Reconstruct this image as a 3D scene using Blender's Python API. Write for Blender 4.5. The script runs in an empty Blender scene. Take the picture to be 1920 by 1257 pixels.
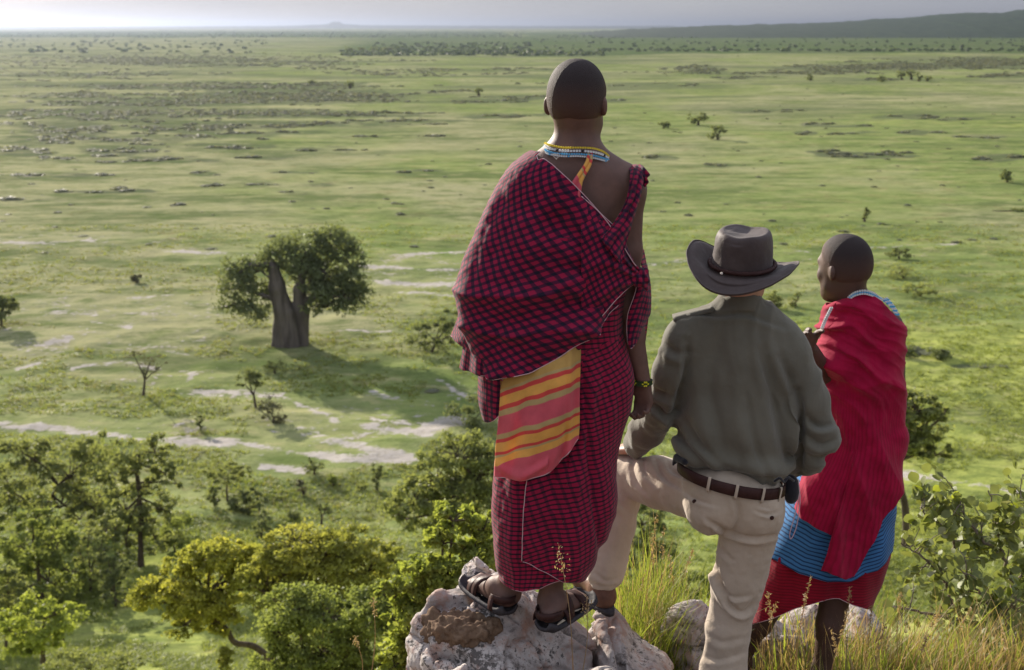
import bpy, math, random
import numpy as np
from mathutils import Vector, Matrix, noise as mnoise

# ------------------------------------------------------------------ camera, sky, sun, exposure
SC = bpy.context.scene
COL = SC.collection
CAM_Z = 41.0
PITCH = math.radians(14.05)
FPX = 2318.0                       # focal length in pixels of the 1920 px wide photograph
cam_data = bpy.data.cameras.new('camera')
cam_data.sensor_width = 36.0
cam_data.lens = FPX / 1920 * 36.0
cam_data.clip_start = 0.1
cam_data.clip_end = 90000
cam_data.dof.use_dof = True
cam_data.dof.focus_distance = 4.1
cam_data.dof.aperture_fstop = 5.6
cam = bpy.data.objects.new('camera', cam_data)
COL.objects.link(cam)
cam.location = (0, 0, CAM_Z)
cam.rotation_euler = (math.pi / 2 - PITCH, 0, 0)
SC.camera = cam

SUN_EL, SUN_AZ = math.radians(18.0), math.radians(-33.0)      # azimuth from +Y, negative = left
world = bpy.data.worlds.new('World')
SC.world = world
world.use_nodes = True
wn = world.node_tree
sky = wn.nodes.new('ShaderNodeTexSky')
sky.sky_type = 'NISHITA'
sky.sun_disc = False
sky.sun_elevation = SUN_EL
sky.sun_rotation = SUN_AZ
sky.altitude = 1000
sky.air_density = 1.0
sky.dust_density = 1.0
sky.ozone_density = 1.5
wn.nodes['Background'].inputs['Strength'].default_value = 0.10
# a thin even veil of cloud over the clear sky, a little streaky
_tc = wn.nodes.new('ShaderNodeTexCoord')
_mp = wn.nodes.new('ShaderNodeMapping'); _mp.inputs['Scale'].default_value = (1.5, 1.5, 9)
_ns = wn.nodes.new('ShaderNodeTexNoise'); _ns.inputs['Scale'].default_value = 2.2; _ns.inputs['Detail'].default_value = 4
_mr = wn.nodes.new('ShaderNodeMapRange')
for _i, _q in enumerate((.3, .7, .90, .96)): _mr.inputs[_i + 1].default_value = _q
_mx = wn.nodes.new('ShaderNodeMix'); _mx.data_type = 'RGBA'
_mx.inputs[7].default_value = (1.95, 2.02, 2.45, 1)
wn.links.new(_tc.outputs['Generated'], _mp.inputs[0]); wn.links.new(_mp.outputs[0], _ns.inputs['Vector'])
wn.links.new(_ns.outputs[0], _mr.inputs[0]); wn.links.new(_mr.outputs[0], _mx.inputs[0])
# a cloud veil is brighter overhead than at the horizon
_sz = wn.nodes.new('ShaderNodeSeparateXYZ'); wn.links.new(_tc.outputs['Generated'], _sz.inputs[0])
_gr = wn.nodes.new('ShaderNodeMapRange'); wn.links.new(_sz.outputs[2], _gr.inputs[0])
for _i, _q in enumerate((0, 1, 1, 2.5)): _gr.inputs[_i + 1].default_value = _q
_vm = wn.nodes.new('ShaderNodeVectorMath'); _vm.operation = 'SCALE'; _vm.inputs[0].default_value = (1.62, 1.70, 1.98)
wn.links.new(_gr.outputs[0], _vm.inputs['Scale']); wn.links.new(_vm.outputs[0], _mx.inputs[7])
wn.links.new(sky.outputs[0], _mx.inputs[6]); wn.links.new(_mx.outputs[2], wn.nodes['Background'].inputs[0])

sun_data = bpy.data.lights.new('sun', 'SUN')
sun_data.energy = 4.3
sun_data.angle = math.radians(0.6)
sun_data.color = (1.0, 0.90, 0.77)
sun = bpy.data.objects.new('sun', sun_data)
COL.objects.link(sun)
SUN_DIR = Vector((math.sin(SUN_AZ) * math.cos(SUN_EL), math.cos(SUN_AZ) * math.cos(SUN_EL), math.sin(SUN_EL)))
sun.rotation_euler = SUN_DIR.to_track_quat('Z', 'Y').to_euler()
sun.location = (-20, 30, 70)

SC.view_settings.view_transform = 'Standard'
SC.view_settings.look = 'None'
SC.view_settings.exposure = 1.15
SC.view_settings.gamma = 1.0
SC.view_settings.use_curve_mapping = False
SC.cycles.use_denoising = True
SC.cycles.max_bounces = 6
SC.cycles.transparent_max_bounces = 8
SC.cycles.volume_bounces = 0

RNG = np.random.default_rng(7)
random.seed(7)

# ------------------------------------------------------------------ geometry helpers
SP, CP = math.sin(PITCH), math.cos(PITCH)


def ray(px, py):
    u = (px - 960.0) / FPX
    v = (628.5 - py) / FPX
    return np.array([u, CP + v * SP, -SP + v * CP])


def P(px, py, D):
    """the world point seen at that pixel of the photograph, D metres ahead of the camera"""
    d = ray(px, py)
    return np.array([0, 0, CAM_Z]) + d * (D / d[1])


def proj(p):
    p = np.asarray(p, float)
    x, y, z = p[..., 0], p[..., 1], p[..., 2] - CAM_Z
    t = y * CP - z * SP
    up = y * SP + z * CP
    return 960 + FPX * x / t, 628.5 - FPX * up / t


def smooth(e0, e1, x):
    t = np.clip((np.asarray(x, float) - e0) / (e1 - e0), 0, 1)
    return t * t * (3 - 2 * t)


def vnoise(x, y, seed=0):
    """2-D value noise, vectorised, -1..1"""
    x = np.asarray(x, float); y = np.asarray(y, float)
    xi = np.floor(x).astype(np.int64); yi = np.floor(y).astype(np.int64)
    fx = x - xi; fy = y - yi
    fx = fx * fx * (3 - 2 * fx); fy = fy * fy * (3 - 2 * fy)

    def h(a, b):
        n = (a * 374761393 + b * 668265263 + seed * 974634777) & 0xffffffff
        n = ((n ^ (n >> 13)) * 1274126177) & 0xffffffff
        n = n ^ (n >> 16)
        return (n & 0xffffff) / float(0xffffff) * 2 - 1
    return (h(xi, yi) * (1 - fx) + h(xi + 1, yi) * fx) * (1 - fy) + (h(xi, yi + 1) * (1 - fx) + h(xi + 1, yi + 1) * fx) * fy


def vnoise3(p, seed=0):
    p = np.asarray(p, float)
    i = np.floor(p).astype(np.int64)
    f = p - i
    f = f * f * (3 - 2 * f)
    out = 0

    def h(a, b, c):
        n = (a * 374761393 + b * 668265263 + c * 2147483647 + seed * 974634777 + c * 99990001) & 0xffffffff
        n = ((n ^ (n >> 13)) * 1274126177) & 0xffffffff
        n = n ^ (n >> 16)
        return (n & 0xffffff) / float(0xffffff) * 2 - 1
    for dx in (0, 1):
        for dy in (0, 1):
            for dz in (0, 1):
                w = (f[..., 0] if dx else 1 - f[..., 0]) * (f[..., 1] if dy else 1 - f[..., 1]) * (f[..., 2] if dz else 1 - f[..., 2])
                out = out + w * h(i[..., 0] + dx, i[..., 1] + dy, i[..., 2] + dz)
    return out


def fbm(x, y, seed=0, o=4):
    s, a, f = 0, 1.0, 1.0
    for k in range(o):
        s = s + a * vnoise(np.asarray(x) * f, np.asarray(y) * f, seed + k)
        a *= .5; f *= 2.03
    return s / 1.9


def np_mesh(name, V, F, uv=None, attrs=None, smooth_shade=True):
    """V (n,3), F (m,3) or (m,4) integer array -> mesh datablock; uv per vertex (n,2)"""
    V = np.ascontiguousarray(V, np.float32); F = np.ascontiguousarray(F, np.int32)
    me = bpy.data.meshes.new(name)
    k = F.shape[1]
    me.vertices.add(len(V)); me.vertices.foreach_set('co', V.ravel())
    me.loops.add(F.size); me.loops.foreach_set('vertex_index', F.ravel())
    me.polygons.add(len(F))
    me.polygons.foreach_set('loop_start', np.arange(0, F.size, k, dtype=np.int32))
    me.update(calc_edges=True)
    me.polygons.foreach_set('use_smooth', np.full(len(F), bool(smooth_shade)))
    if uv is not None:
        ul = me.uv_layers.new(name='UVMap')
        ul.data.foreach_set('uv', np.ascontiguousarray(np.asarray(uv, np.float32)[F.ravel()]).ravel())
    for an, av in (attrs or {}).items():
        at = me.attributes.new(an, 'FLOAT', 'POINT')
        at.data.foreach_set('value', np.ascontiguousarray(av, np.float32))
    me.validate(); me.update()
    return me


def link(name, me, mat=None, parent=None, loc=None):
    o = bpy.data.objects.new(name, me)
    COL.objects.link(o)
    if mat is not None and me is not None and not me.materials:
        me.materials.append(mat)
    if parent is not None:
        o.parent = parent
        o.matrix_parent_inverse = Matrix.Translation(-Vector(parent.location))
    if loc is not None:
        o.location = loc
    return o


def thing(name, loc, label, cat, group=None):
    o = bpy.data.objects.new(name, None)
    COL.objects.link(o)
    o.empty_display_size = .2
    o.location = loc
    o['label'] = label; o['category'] = cat
    if group: o['group'] = group
    return o


def tag(o, label, cat, group=None):
    o['label'] = label; o['category'] = cat
    if group: o['group'] = group
    return o


class Acc:
    """collects pieces of geometry into one mesh"""
    def __init__(self):
        self.V, self.F, self.U, self.n = [], [], [], 0

    def add(self, V, F, U=None):
        V = np.asarray(V, float); F = np.asarray(F, int)
        if F.shape[1] == 3:
            F = np.hstack([F, F[:, 2:3]]) if False else F
        self.V.append(V); self.F.append(F + self.n); self.n += len(V)
        self.U.append(np.zeros((len(V), 2)) if U is None else np.asarray(U, float))

    def mesh(self, name, smooth_shade=True):
        V = np.vstack(self.V)
        ks = set(f.shape[1] for f in self.F)
        if len(ks) == 1:
            F = np.vstack(self.F)
        else:
            F = np.vstack([f if f.shape[1] == 3 else np.vstack([f[:, [0, 1, 2]], f[:, [0, 2, 3]]]) for f in self.F])
        return np_mesh(name, V, F, np.vstack(self.U), smooth_shade=smooth_shade)


def tube(pts, rad, n=8, cap=True):
    """tapered tube along pts; returns V, F(quads), U"""
    pts = np.asarray(pts, float)
    m = len(pts)
    rad = np.broadcast_to(np.asarray(rad, float), (m,))
    T = np.gradient(pts, axis=0)
    T /= np.linalg.norm(T, axis=1)[:, None] + 1e-12
    ref = np.array([0, 0, 1.0]) if abs(T[0][2]) < .9 else np.array([1.0, 0, 0])
    A = np.zeros_like(pts); Bn = np.zeros_like(pts)
    a = ref - T[0] * ref.dot(T[0]); a /= np.linalg.norm(a)
    for i in range(m):
        a = a - T[i] * a.dot(T[i]); a /= np.linalg.norm(a) + 1e-12
        A[i] = a; Bn[i] = np.cross(T[i], a)
    th = np.arange(n) / n * 2 * np.pi
    V = pts[:, None] + rad[:, None, None] * (A[:, None] * np.cos(th)[None, :, None] + Bn[:, None] * np.sin(th)[None, :, None])
    V = V.reshape(-1, 3)
    L = np.concatenate([[0], np.cumsum(np.linalg.norm(np.diff(pts, axis=0), axis=1))])
    U = np.stack([np.tile(th / (2 * np.pi), m), np.repeat(L, n)], 1)
    i = np.arange(m - 1)[:, None] * n; j = np.arange(n)[None]
    F = np.stack([i + j, i + (j + 1) % n, i + n + (j + 1) % n, i + n + j], -1).reshape(-1, 4)
    if cap:
        V = np.vstack([V, pts[0], pts[-1]]); U = np.vstack([U, [0, 0], [0, L[-1]]])
        c0, c1 = m * n, m * n + 1
        f0 = np.array([[c0, (k + 1) % n, k, c0] for k in range(n)])
        f1 = np.array([[c1, (m - 1) * n + k, (m - 1) * n + (k + 1) % n, c1] for k in range(n)])
        # as triangles folded into quads: split instead
        F = np.vstack([np.vstack([F[:, [0, 1, 2]], F[:, [0, 2, 3]]]), f0[:, :3], f1[:, :3]])
    return V, F, U


def crom(P_, n):
    """Catmull-Rom resample of points (m,k) to n samples"""
    P_ = np.asarray(P_, float); m = len(P_)
    t = np.linspace(0, m - 1, n); i = np.minimum(t.astype(int), m - 2); f = (t - i)[(...,) + (None,) * (P_.ndim - 1)]
    E = np.concatenate([2 * P_[:1] - P_[1:2], P_, 2 * P_[-1:] - P_[-2:-1]])
    p0, p1, p2, p3 = E[i], E[i + 1], E[i + 2], E[i + 3]
    return .5 * ((2 * p1) + (-p0 + p2) * f + (2 * p0 - 5 * p1 + 4 * p2 - p3) * f ** 2 + (-p0 + 3 * p1 - 3 * p2 + p3) * f ** 3)


def grid_faces(nu, nv, wrap_v=False):
    i = np.arange(nu - 1)[:, None]; j = np.arange(nv if wrap_v else nv - 1)[None]
    jn = (j + 1) % nv
    return np.stack([i * nv + j, i * nv + jn, (i + 1) * nv + jn, (i + 1) * nv + j], -1).reshape(-1, 4)


def surface_nets(lo, hi, h, field):
    """mesh of field(X,Y,Z)=0; field is called with open grids and must return an array"""
    lo = np.asarray(lo, float); hi = np.asarray(hi, float)
    n = np.ceil((hi - lo) / h).astype(int) + 1
    ax = [lo[k] + h * np.arange(n[k]) for k in range(3)]
    S = field(ax[0], ax[1], ax[2])
    ins = S < 0
    c = ins[:-1, :-1, :-1].astype(np.int8)
    for dx in (0, 1):
        for dy in (0, 1):
            for dz in (0, 1):
                if dx or dy or dz:
                    c = c + ins[dx:n[0] - 1 + dx, dy:n[1] - 1 + dy, dz:n[2] - 1 + dz]
    act = (c > 0) & (c < 8)
    idx = np.argwhere(act)
    vid = np.full(act.shape, -1, np.int64)
    vid[tuple(idx.T)] = np.arange(len(idx))
    acc = np.zeros((len(idx), 3)); cnt = np.zeros(len(idx))
    corners = [(a, b, d) for a in (0, 1) for b in (0, 1) for d in (0, 1)]
    vals = {q: S[idx[:, 0] + q[0], idx[:, 1] + q[1], idx[:, 2] + q[2]] for q in corners}
    for q in corners:
        for k in range(3):
            if q[k] == 0:
                r = list(q); r[k] = 1; r = tuple(r)
                a, b = vals[q], vals[r]
                m = (a < 0) != (b < 0)
                t = a[m] / (a[m] - b[m])
                p = np.tile(np.array(q, float), (m.sum(), 1)); p[:, k] = t
                acc[m] += p; cnt[m] += 1
    V = lo + h * (idx + acc / cnt[:, None])
    F = []
    for k in range(3):
        a, b = [(1, 2), (2, 0), (0, 1)][k]
        sl0 = [slice(None)] * 3; sl1 = [slice(None)] * 3
        sl0[k] = slice(0, -1); sl1[k] = slice(1, None)
        for s in (sl0, sl1):
            s[a] = slice(1, -1); s[b] = slice(1, -1)
        i0, i1 = ins[tuple(sl0)], ins[tuple(sl1)]
        e = np.argwhere(i0 != i1)
        if not len(e): continue
        flip = i0[tuple(e.T)]
        off = np.zeros(3, int); off[a] = 1; off[b] = 1
        e = e + off
        da = np.zeros(3, int); da[a] = 1
        db = np.zeros(3, int); db[b] = 1
        q = np.stack([vid[tuple((e - da - db).T)], vid[tuple((e - db).T)], vid[tuple(e.T)], vid[tuple((e - da).T)]], 1)
        q[~flip] = q[~flip][:, ::-1]
        F.append(q)
    return V, np.vstack(F)


class SDF:
    """smooth union of tapered capsules and ellipsoids on a grid, each evaluated only near itself"""
    def __init__(self):
        self.items = []

    def cap(self, a, b, ra, rb, k=.02):
        self.items.append(('c', np.asarray(a, float), np.asarray(b, float), ra, rb, k, None)); return self

    def ell(self, c, r, k=.02, R=None):
        self.items.append(('e', np.asarray(c, float), np.asarray(r, float), None, None, k, R)); return self

    def chain(self, pts, rads, k=.02):
        for i in range(len(pts) - 1):
            self.cap(pts[i], pts[i + 1], rads[i], rads[i + 1], k)
        return self

    def bounds(self, pad):
        lo, hi = np.full(3, 1e9), np.full(3, -1e9)
        for t, a, b, ra, rb, k, R in self.items:
            if t == 'c':
                lo = np.minimum(lo, np.minimum(a - ra, b - rb)); hi = np.maximum(hi, np.maximum(a + ra, b + rb))
            else:
                m = max(b) if R is not None else b
                lo = np.minimum(lo, a - m); hi = np.maximum(hi, a + m)
        return lo - pad, hi + pad

    def field(self, xs, ys, zs):
        S = np.full((len(xs), len(ys), len(zs)), .2)
        axs = (xs, ys, zs)
        for t, a, b, ra, rb, k, R in self.items:
            pad = .05 + k
            if t == 'c':
                lo, hi = np.minimum(a - ra, b - rb) - pad, np.maximum(a + ra, b + rb) + pad
            else:
                m = np.full(3, max(b)) if R is not None else b
                lo, hi = a - m - pad, a + m + pad
            sl = [slice(np.searchsorted(axs[q], lo[q]), np.searchsorted(axs[q], hi[q])) for q in range(3)]
            X = axs[0][sl[0]][:, None, None]; Y = axs[1][sl[1]][None, :, None]; Z = axs[2][sl[2]][None, None, :]
            if 0 in (X.size, Y.size, Z.size): continue
            if t == 'c':
                ab = b - a; L2 = ab.dot(ab) + 1e-12
                tt = np.clip(((X - a[0]) * ab[0] + (Y - a[1]) * ab[1] + (Z - a[2]) * ab[2]) / L2, 0, 1)
                d = np.sqrt((X - a[0] - tt * ab[0]) ** 2 + (Y - a[1] - tt * ab[1]) ** 2 + (Z - a[2] - tt * ab[2]) ** 2) - (ra + (rb - ra) * tt)
            else:
                dx, dy, dz = X - a[0], Y - a[1], Z - a[2]
                if R is not None:
                    dx, dy, dz = (R[0, 0] * dx + R[1, 0] * dy + R[2, 0] * dz, R[0, 1] * dx + R[1, 1] * dy + R[2, 1] * dz,
                                  R[0, 2] * dx + R[1, 2] * dy + R[2, 2] * dz)
                k0 = np.sqrt((dx / b[0]) ** 2 + (dy / b[1]) ** 2 + (dz / b[2]) ** 2)
                k1 = np.sqrt((dx / b[0] ** 2) ** 2 + (dy / b[1] ** 2) ** 2 + (dz / b[2] ** 2) ** 2) + 1e-9
                d = k0 * (k0 - 1) / k1
            T = S[tuple(sl)]
            hh = np.clip(.5 + .5 * (T - d) / k, 0, 1)
            S[tuple(sl)] = T * (1 - hh) + d * hh - k * hh * (1 - hh)
        return S

    def build(self, h, displace=None, relax=1):
        lo, hi = self.bounds(.03 + h * 2)
        V, F = surface_nets(lo, hi, h, self.field)
        V = relax_mesh(V, F, relax)
        if displace is not None:
            V = displace(V, mesh_normals(V, F))
        return V, F


def relax_mesh(V, F, it=1, lam=.5):
    e = np.vstack([F[:, [k, (k + 1) % F.shape[1]]] for k in range(F.shape[1])])
    for _ in range(it):
        acc = np.zeros_like(V); cnt = np.zeros(len(V))
        for a, b in ((0, 1), (1, 0)):
            for c in range(3):
                acc[:, c] += np.bincount(e[:, a], V[e[:, b], c], len(V))
            cnt += np.bincount(e[:, a], minlength=len(V))
        V = V * (1 - lam) + lam * acc / np.maximum(cnt, 1)[:, None]
    return V


def mesh_normals(V, F):
    a = V[F[:, 1]] - V[F[:, 0]]; b = V[F[:, 2]] - V[F[:, 0]]
    n = np.cross(a, b)
    N = np.zeros_like(V)
    for k in range(F.shape[1]):
        for c in range(3):
            N[:, c] += np.bincount(F[:, k], n[:, c], len(V))
    return N / (np.linalg.norm(N, axis=1)[:, None] + 1e-12)


# ------------------------------------------------------------------ materials
def new_mat(name, rough=.8, spec=.3):
    m = bpy.data.materials.new(name)
    m.use_nodes = True
    b = m.node_tree.nodes['Principled BSDF']
    b.inputs['Roughness'].default_value = rough
    b.inputs['Specular IOR Level'].default_value = spec
    return m, m.node_tree, b


def nd(nt, typ, ins=None, **props):
    n = nt.nodes.new(typ)
    for k, v in props.items():
        setattr(n, k, v)
    for k, v in (ins or {}).items():
        if hasattr(v, 'default_value') or hasattr(v, 'is_linked'):
            nt.links.new(v, n.inputs[k])
        else:
            n.inputs[k].default_value = v
    return n


def mth(nt, op, a, b=None, c=None, clamp=False):
    n = nt.nodes.new('ShaderNodeMath'); n.operation = op; n.use_clamp = clamp
    for i, v in enumerate((a, b, c)):
        if v is None: continue
        if hasattr(v, 'is_linked'): nt.links.new(v, n.inputs[i])
        else: n.inputs[i].default_value = v
    return n.outputs[0]


def mixc(nt, f, a, b, blend='MIX'):
    n = nt.nodes.new('ShaderNodeMix'); n.data_type = 'RGBA'; n.blend_type = blend
    for i, v in ((0, f), (6, a), (7, b)):
        if hasattr(v, 'is_linked'): nt.links.new(v, n.inputs[i])
        else: n.inputs[i].default_value = (*v, 1) if isinstance(v, tuple) and len(v) == 3 else v
    return n.outputs[2]


def ramp(nt, f, stops):
    n = nt.nodes.new('ShaderNodeValToRGB')
    el = n.color_ramp.elements
    while len(el) > 1: el.remove(el[-1])
    el[0].position = stops[0][0]
    el[0].color = (*stops[0][1], 1) if len(stops[0][1]) == 3 else stops[0][1]
    for p_, c_ in stops[1:]:
        e = el.new(p_); e.color = (*c_, 1) if len(c_) == 3 else c_
    nt.links.new(f, n.inputs[0])
    return n.outputs[0]


def rmap(nt, v, a, b, c=0.0, d=1.0):
    n = nt.nodes.new('ShaderNodeMapRange'); n.clamp = True
    nt.links.new(v, n.inputs[0])
    for i, q in enumerate((a, b, c, d)): n.inputs[i + 1].default_value = q
    return n.outputs[0]


def noi(nt, vec, scale, detail=4, rough=.6, out=0):
    n = nt.nodes.new('ShaderNodeTexNoise')
    n.inputs['Scale'].default_value = scale; n.inputs['Detail'].default_value = detail; n.inputs['Roughness'].default_value = rough
    if vec is not None: nt.links.new(vec, n.inputs['Vector'])
    return n.outputs[out]


def foliage(name, c1, c2, trans=.45, scale=1.2, rough=.55, spec=.25):
    """leaf material: colour varies from clump to clump and leaf to leaf, light passes through"""
    m = bpy.data.materials.new(name); m.use_nodes = True
    nt = m.node_tree; nt.nodes.clear()
    geo = nt.nodes.new('ShaderNodeNewGeometry')
    r = noi(nt, geo.outputs['Position'], scale, 3)
    f = mth(nt, 'ADD', mth(nt, 'MULTIPLY', rmap(nt, r, .3, .7), .6), mth(nt, 'MULTIPLY', geo.outputs['Random Per Island'], .4))
    c = mixc(nt, f, c1, c2)
    p = nd(nt, 'ShaderNodeBsdfPrincipled', {'Base Color': c, 'Roughness': rough, 'Specular IOR Level': spec})
    t = nd(nt, 'ShaderNodeBsdfTranslucent', {'Color': mixc(nt, 1.0, c, (1.25, 1.2, .55), 'MULTIPLY')})
    mx = nd(nt, 'ShaderNodeMixShader', {0: trans, 1: p.outputs[0], 2: t.outputs[0]})
    o = nt.nodes.new('ShaderNodeOutputMaterial')
    nt.links.new(mx.outputs[0], o.inputs[0])
    return m


def bark(name, c1, c2, scale=3.0, stretch=.3):
    m, nt, b = new_mat(name, .9, .15)
    geo = nt.nodes.new('ShaderNodeNewGeometry')
    mp = nd(nt, 'ShaderNodeMapping', {'Vector': geo.outputs['Position'], 'Scale': (1, 1, stretch)})
    n = noi(nt, mp.outputs[0], scale, 6, .65)
    nt.links.new(mixc(nt, rmap(nt, n, .35, .65), c1, c2), b.inputs['Base Color'])
    bp = nd(nt, 'ShaderNodeBump', {'Height': n, 'Strength': .6, 'Distance': .3 / scale})
    nt.links.new(bp.outputs[0], b.inputs['Normal'])
    return m
# ------------------------------------------------------------------ terrain
PR_D = np.array([-60, -8, -1, 0, .5, 1.5, 4, 12, 28, 42, 56, 74, 100, 135, 175, 400])
PR_Z = np.array([41.5, 39.3, 38.55, 38.42, 38.2, 37.2, 33.7, 27.5, 19.0, 12.6, 7.6, 3.4, .9, .1, 0, 0])


def H(x, y):
    x = np.asarray(x, float); y = np.asarray(y, float)
    e = 3.3 + 1.5 * smooth(-.75, .15, x) - .1 * smooth(1.2, 2.5, x)
    d = y - e + .12 * np.abs(x) * smooth(6, 40, y)
    z = np.interp(d, PR_D, PR_Z)
    z = (z + np.interp(d - .5, PR_D, PR_Z) + np.interp(d + .5, PR_D, PR_Z)) / 3
    w = smooth(7, 30, y)
    z = z + w * (1 - smooth(80, 130, y)) * .9 * vnoise(x / 14, y / 14, 3) + w * .22 * vnoise(x / 3.1, y / 3.1, 5) * (1 - smooth(150, 400, y))
    z = z + (1 - w) * .04 * vnoise(x * 1.7, y * 1.7, 9)
    z = z + smooth(120, 300, y) * .5 * vnoise(x / 60, y / 90, 11)
    return z


def G(px, py):
    """ground point seen at a pixel"""
    px = np.atleast_1d(np.asarray(px, float)); py = np.atleast_1d(np.asarray(py, float))
    u = (px - 960) / FPX; v = (628.5 - py) / FPX
    dx, dy, dz = u, CP + v * SP, -SP + v * CP
    t = np.full(px.shape, 6.0)
    hit = np.zeros(px.shape, bool); prev = t.copy()
    for _ in range(260):
        z = CAM_Z + dz * t
        below = z < H(dx * t, dy * t)
        hit |= below
        prev = np.where(hit, prev, t)
        t = np.where(hit, t, t * 1.035)
    lo, hi = prev, t
    for _ in range(24):
        m = (lo + hi) / 2
        b = CAM_Z + dz * m < H(dx * m, dy * m)
        hi = np.where(b, m, hi); lo = np.where(b, lo, m)
    return np.stack([dx * hi, dy * hi, H(dx * hi, dy * hi)], -1)


BARE = [  # strips of pale sand: (points in the photograph, half width)
    ([(-60, 795), (90, 806), (200, 818), (330, 830), (450, 832), (560, 848), (640, 862), (750, 862)], 9),
    ([(350, 738), (430, 738), (520, 746), (600, 775), (640, 788)], 8),
    ([(560, 808), (640, 832), (700, 850), (760, 860)], 12), ([(700, 800), (780, 815), (850, 790)], 15),
    ([(690, 500), (760, 505), (880, 505)], 4), ([(700, 530), (790, 536), (880, 530)], 6), ([(740, 550), (880, 556)], 3),
    ([(0, 452), (60, 456), (180, 450)], 5), ([(310, 472), (430, 475)], 3.5), ([(75, 642), (130, 633)], 5),
    ([(150, 688), (220, 678), (290, 692)], 7), ([(175, 602), (240, 612)], 6), ([(300, 660), (345, 668)], 4),
    ([(30, 690), (70, 680)], 4), ([(820, 712), (880, 742)], 8), ([(620, 616), (740, 622)], 3),
    ([(1680, 885), (1780, 905), (1930, 928)], 12), ([(1210, 497), (1290, 490)], 4), ([(1640, 462), (1800, 458)], 2),
    ([(500, 878), (570, 884)], 9), ([(380, 578), (430, 572)], 4), ([(690, 735), (740, 748)], 7), ([(240, 560), (330, 552)], 3),
    ([(110, 585), (170, 590)], 4), ([(1500, 470), (1620, 480)], 2), ([(770, 478), (880, 474)], 3), ([(360, 700), (340, 720)], 4),
]
DARK = [(420, 163, 300, 7, .8), (560, 182, 190, 12, 1.2), (300, 192, 230, 9, .7), (480, 213, 230, 8, .8), (140, 180, 150, 8, .5), (640, 232, 140, 6, .5), (250, 262, 160, 9, .5), (420, 255, 120, 6, .5), (330, 300, 110, 7, .5), (120, 330, 120, 7, .5), (600, 280, 110, 5, .45), (700, 255, 100, 4, .4), (520, 345, 110, 5, .4), (60, 375, 80, 5, .4), (450, 385, 90, 4, .3), (1000, 130, 90, 3, .4), (850, 130, 100, 3, .35), (1250, 160, 80, 3, .4), (230, 215, 140, 14, .8), (120, 245, 100, 18, .6),
        (330, 240, 120, 9, .8), (60, 213, 60, 10, .8), (480, 235, 120, 8, .8), (60, 285, 60, 10, .7), (230, 285, 80, 10, .7), (430, 275, 90, 6, .6),
        (560, 250, 80, 4, .6), (700, 214, 120, 4, .8), (880, 190, 50, 4, .8), (960, 184, 60, 5, 1), (620, 157, 60, 3, .8), (780, 225, 100, 3, .7),
        (930, 219, 80, 4, .8), (1300, 130, 45, 8, .8), (1380, 146, 60, 3, .7), (1420, 138, 200, 3, .5), (1560, 130, 100, 7, .8), (1700, 124, 110, 8, .8),
        (1850, 118, 90, 11, 1), (1880, 142, 60, 4, .9), (1650, 150, 60, 3, .7), (1410, 210, 50, 3, .9), (1560, 235, 60, 3, .9), (1500, 232, 30, 3, .8),
        (1700, 220, 70, 4, .9), (1820, 225, 50, 3, .8), (1710, 250, 40, 5, 1), (1610, 289, 90, 6, 1), (1700, 290, 40, 3, .9), (1330, 310, 40, 5, .6),
        (1220, 296, 30, 5, 1), (1500, 250, 30, 4, .9), (1850, 256, 60, 4, .8), (1890, 294, 50, 7, 1), (1540, 285, 40, 3, .9), (500, 295, 60, 4, .6),
        (250, 355, 50, 4, .7), (170, 360, 80, 3, .6), (390, 325, 26, 5, .6), (540, 322, 40, 3, .6), (540, 360, 50, 4, .4), (790, 320, 50, 2.5, .7),
        (1735, 664, 55, 7, .9), (1850, 690, 60, 5, .7), (250, 112, 330, 12, .35), (500, 120, 200, 8, .3), (150, 140, 200, 10, .25), (760, 135, 160, 8, .3),
        (80, 262, 90, 12, .5), (160, 300, 130, 8, .3), (820, 172, 80, 4, .4), (1040, 215, 60, 3, .5), (1160, 190, 25, 3, .8), (1480, 205, 60, 3, .4),
        (880, 725, 70, 30, .25), (1600, 250, 60, 3, .5)]


def strip_mask(px, py, pts, w):
    best = np.full(px.shape, 1e9)
    for (x0, y0), (x1, y1) in zip(pts[:-1], pts[1:]):
        L = (x1 - x0) ** 2 + (y1 - y0) ** 2
        t = np.clip(((px - x0) * (x1 - x0) + (py - y0) * (y1 - y0)) / L, 0, 1)
        ddx = (px - x0 - t * (x1 - x0)) / 2.2; ddy = py - y0 - t * (y1 - y0)
        best = np.minimum(best, np.sqrt(ddx ** 2 + ddy ** 2))
    return np.clip(1 - best / (1.7 * w), 0, 1)


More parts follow.
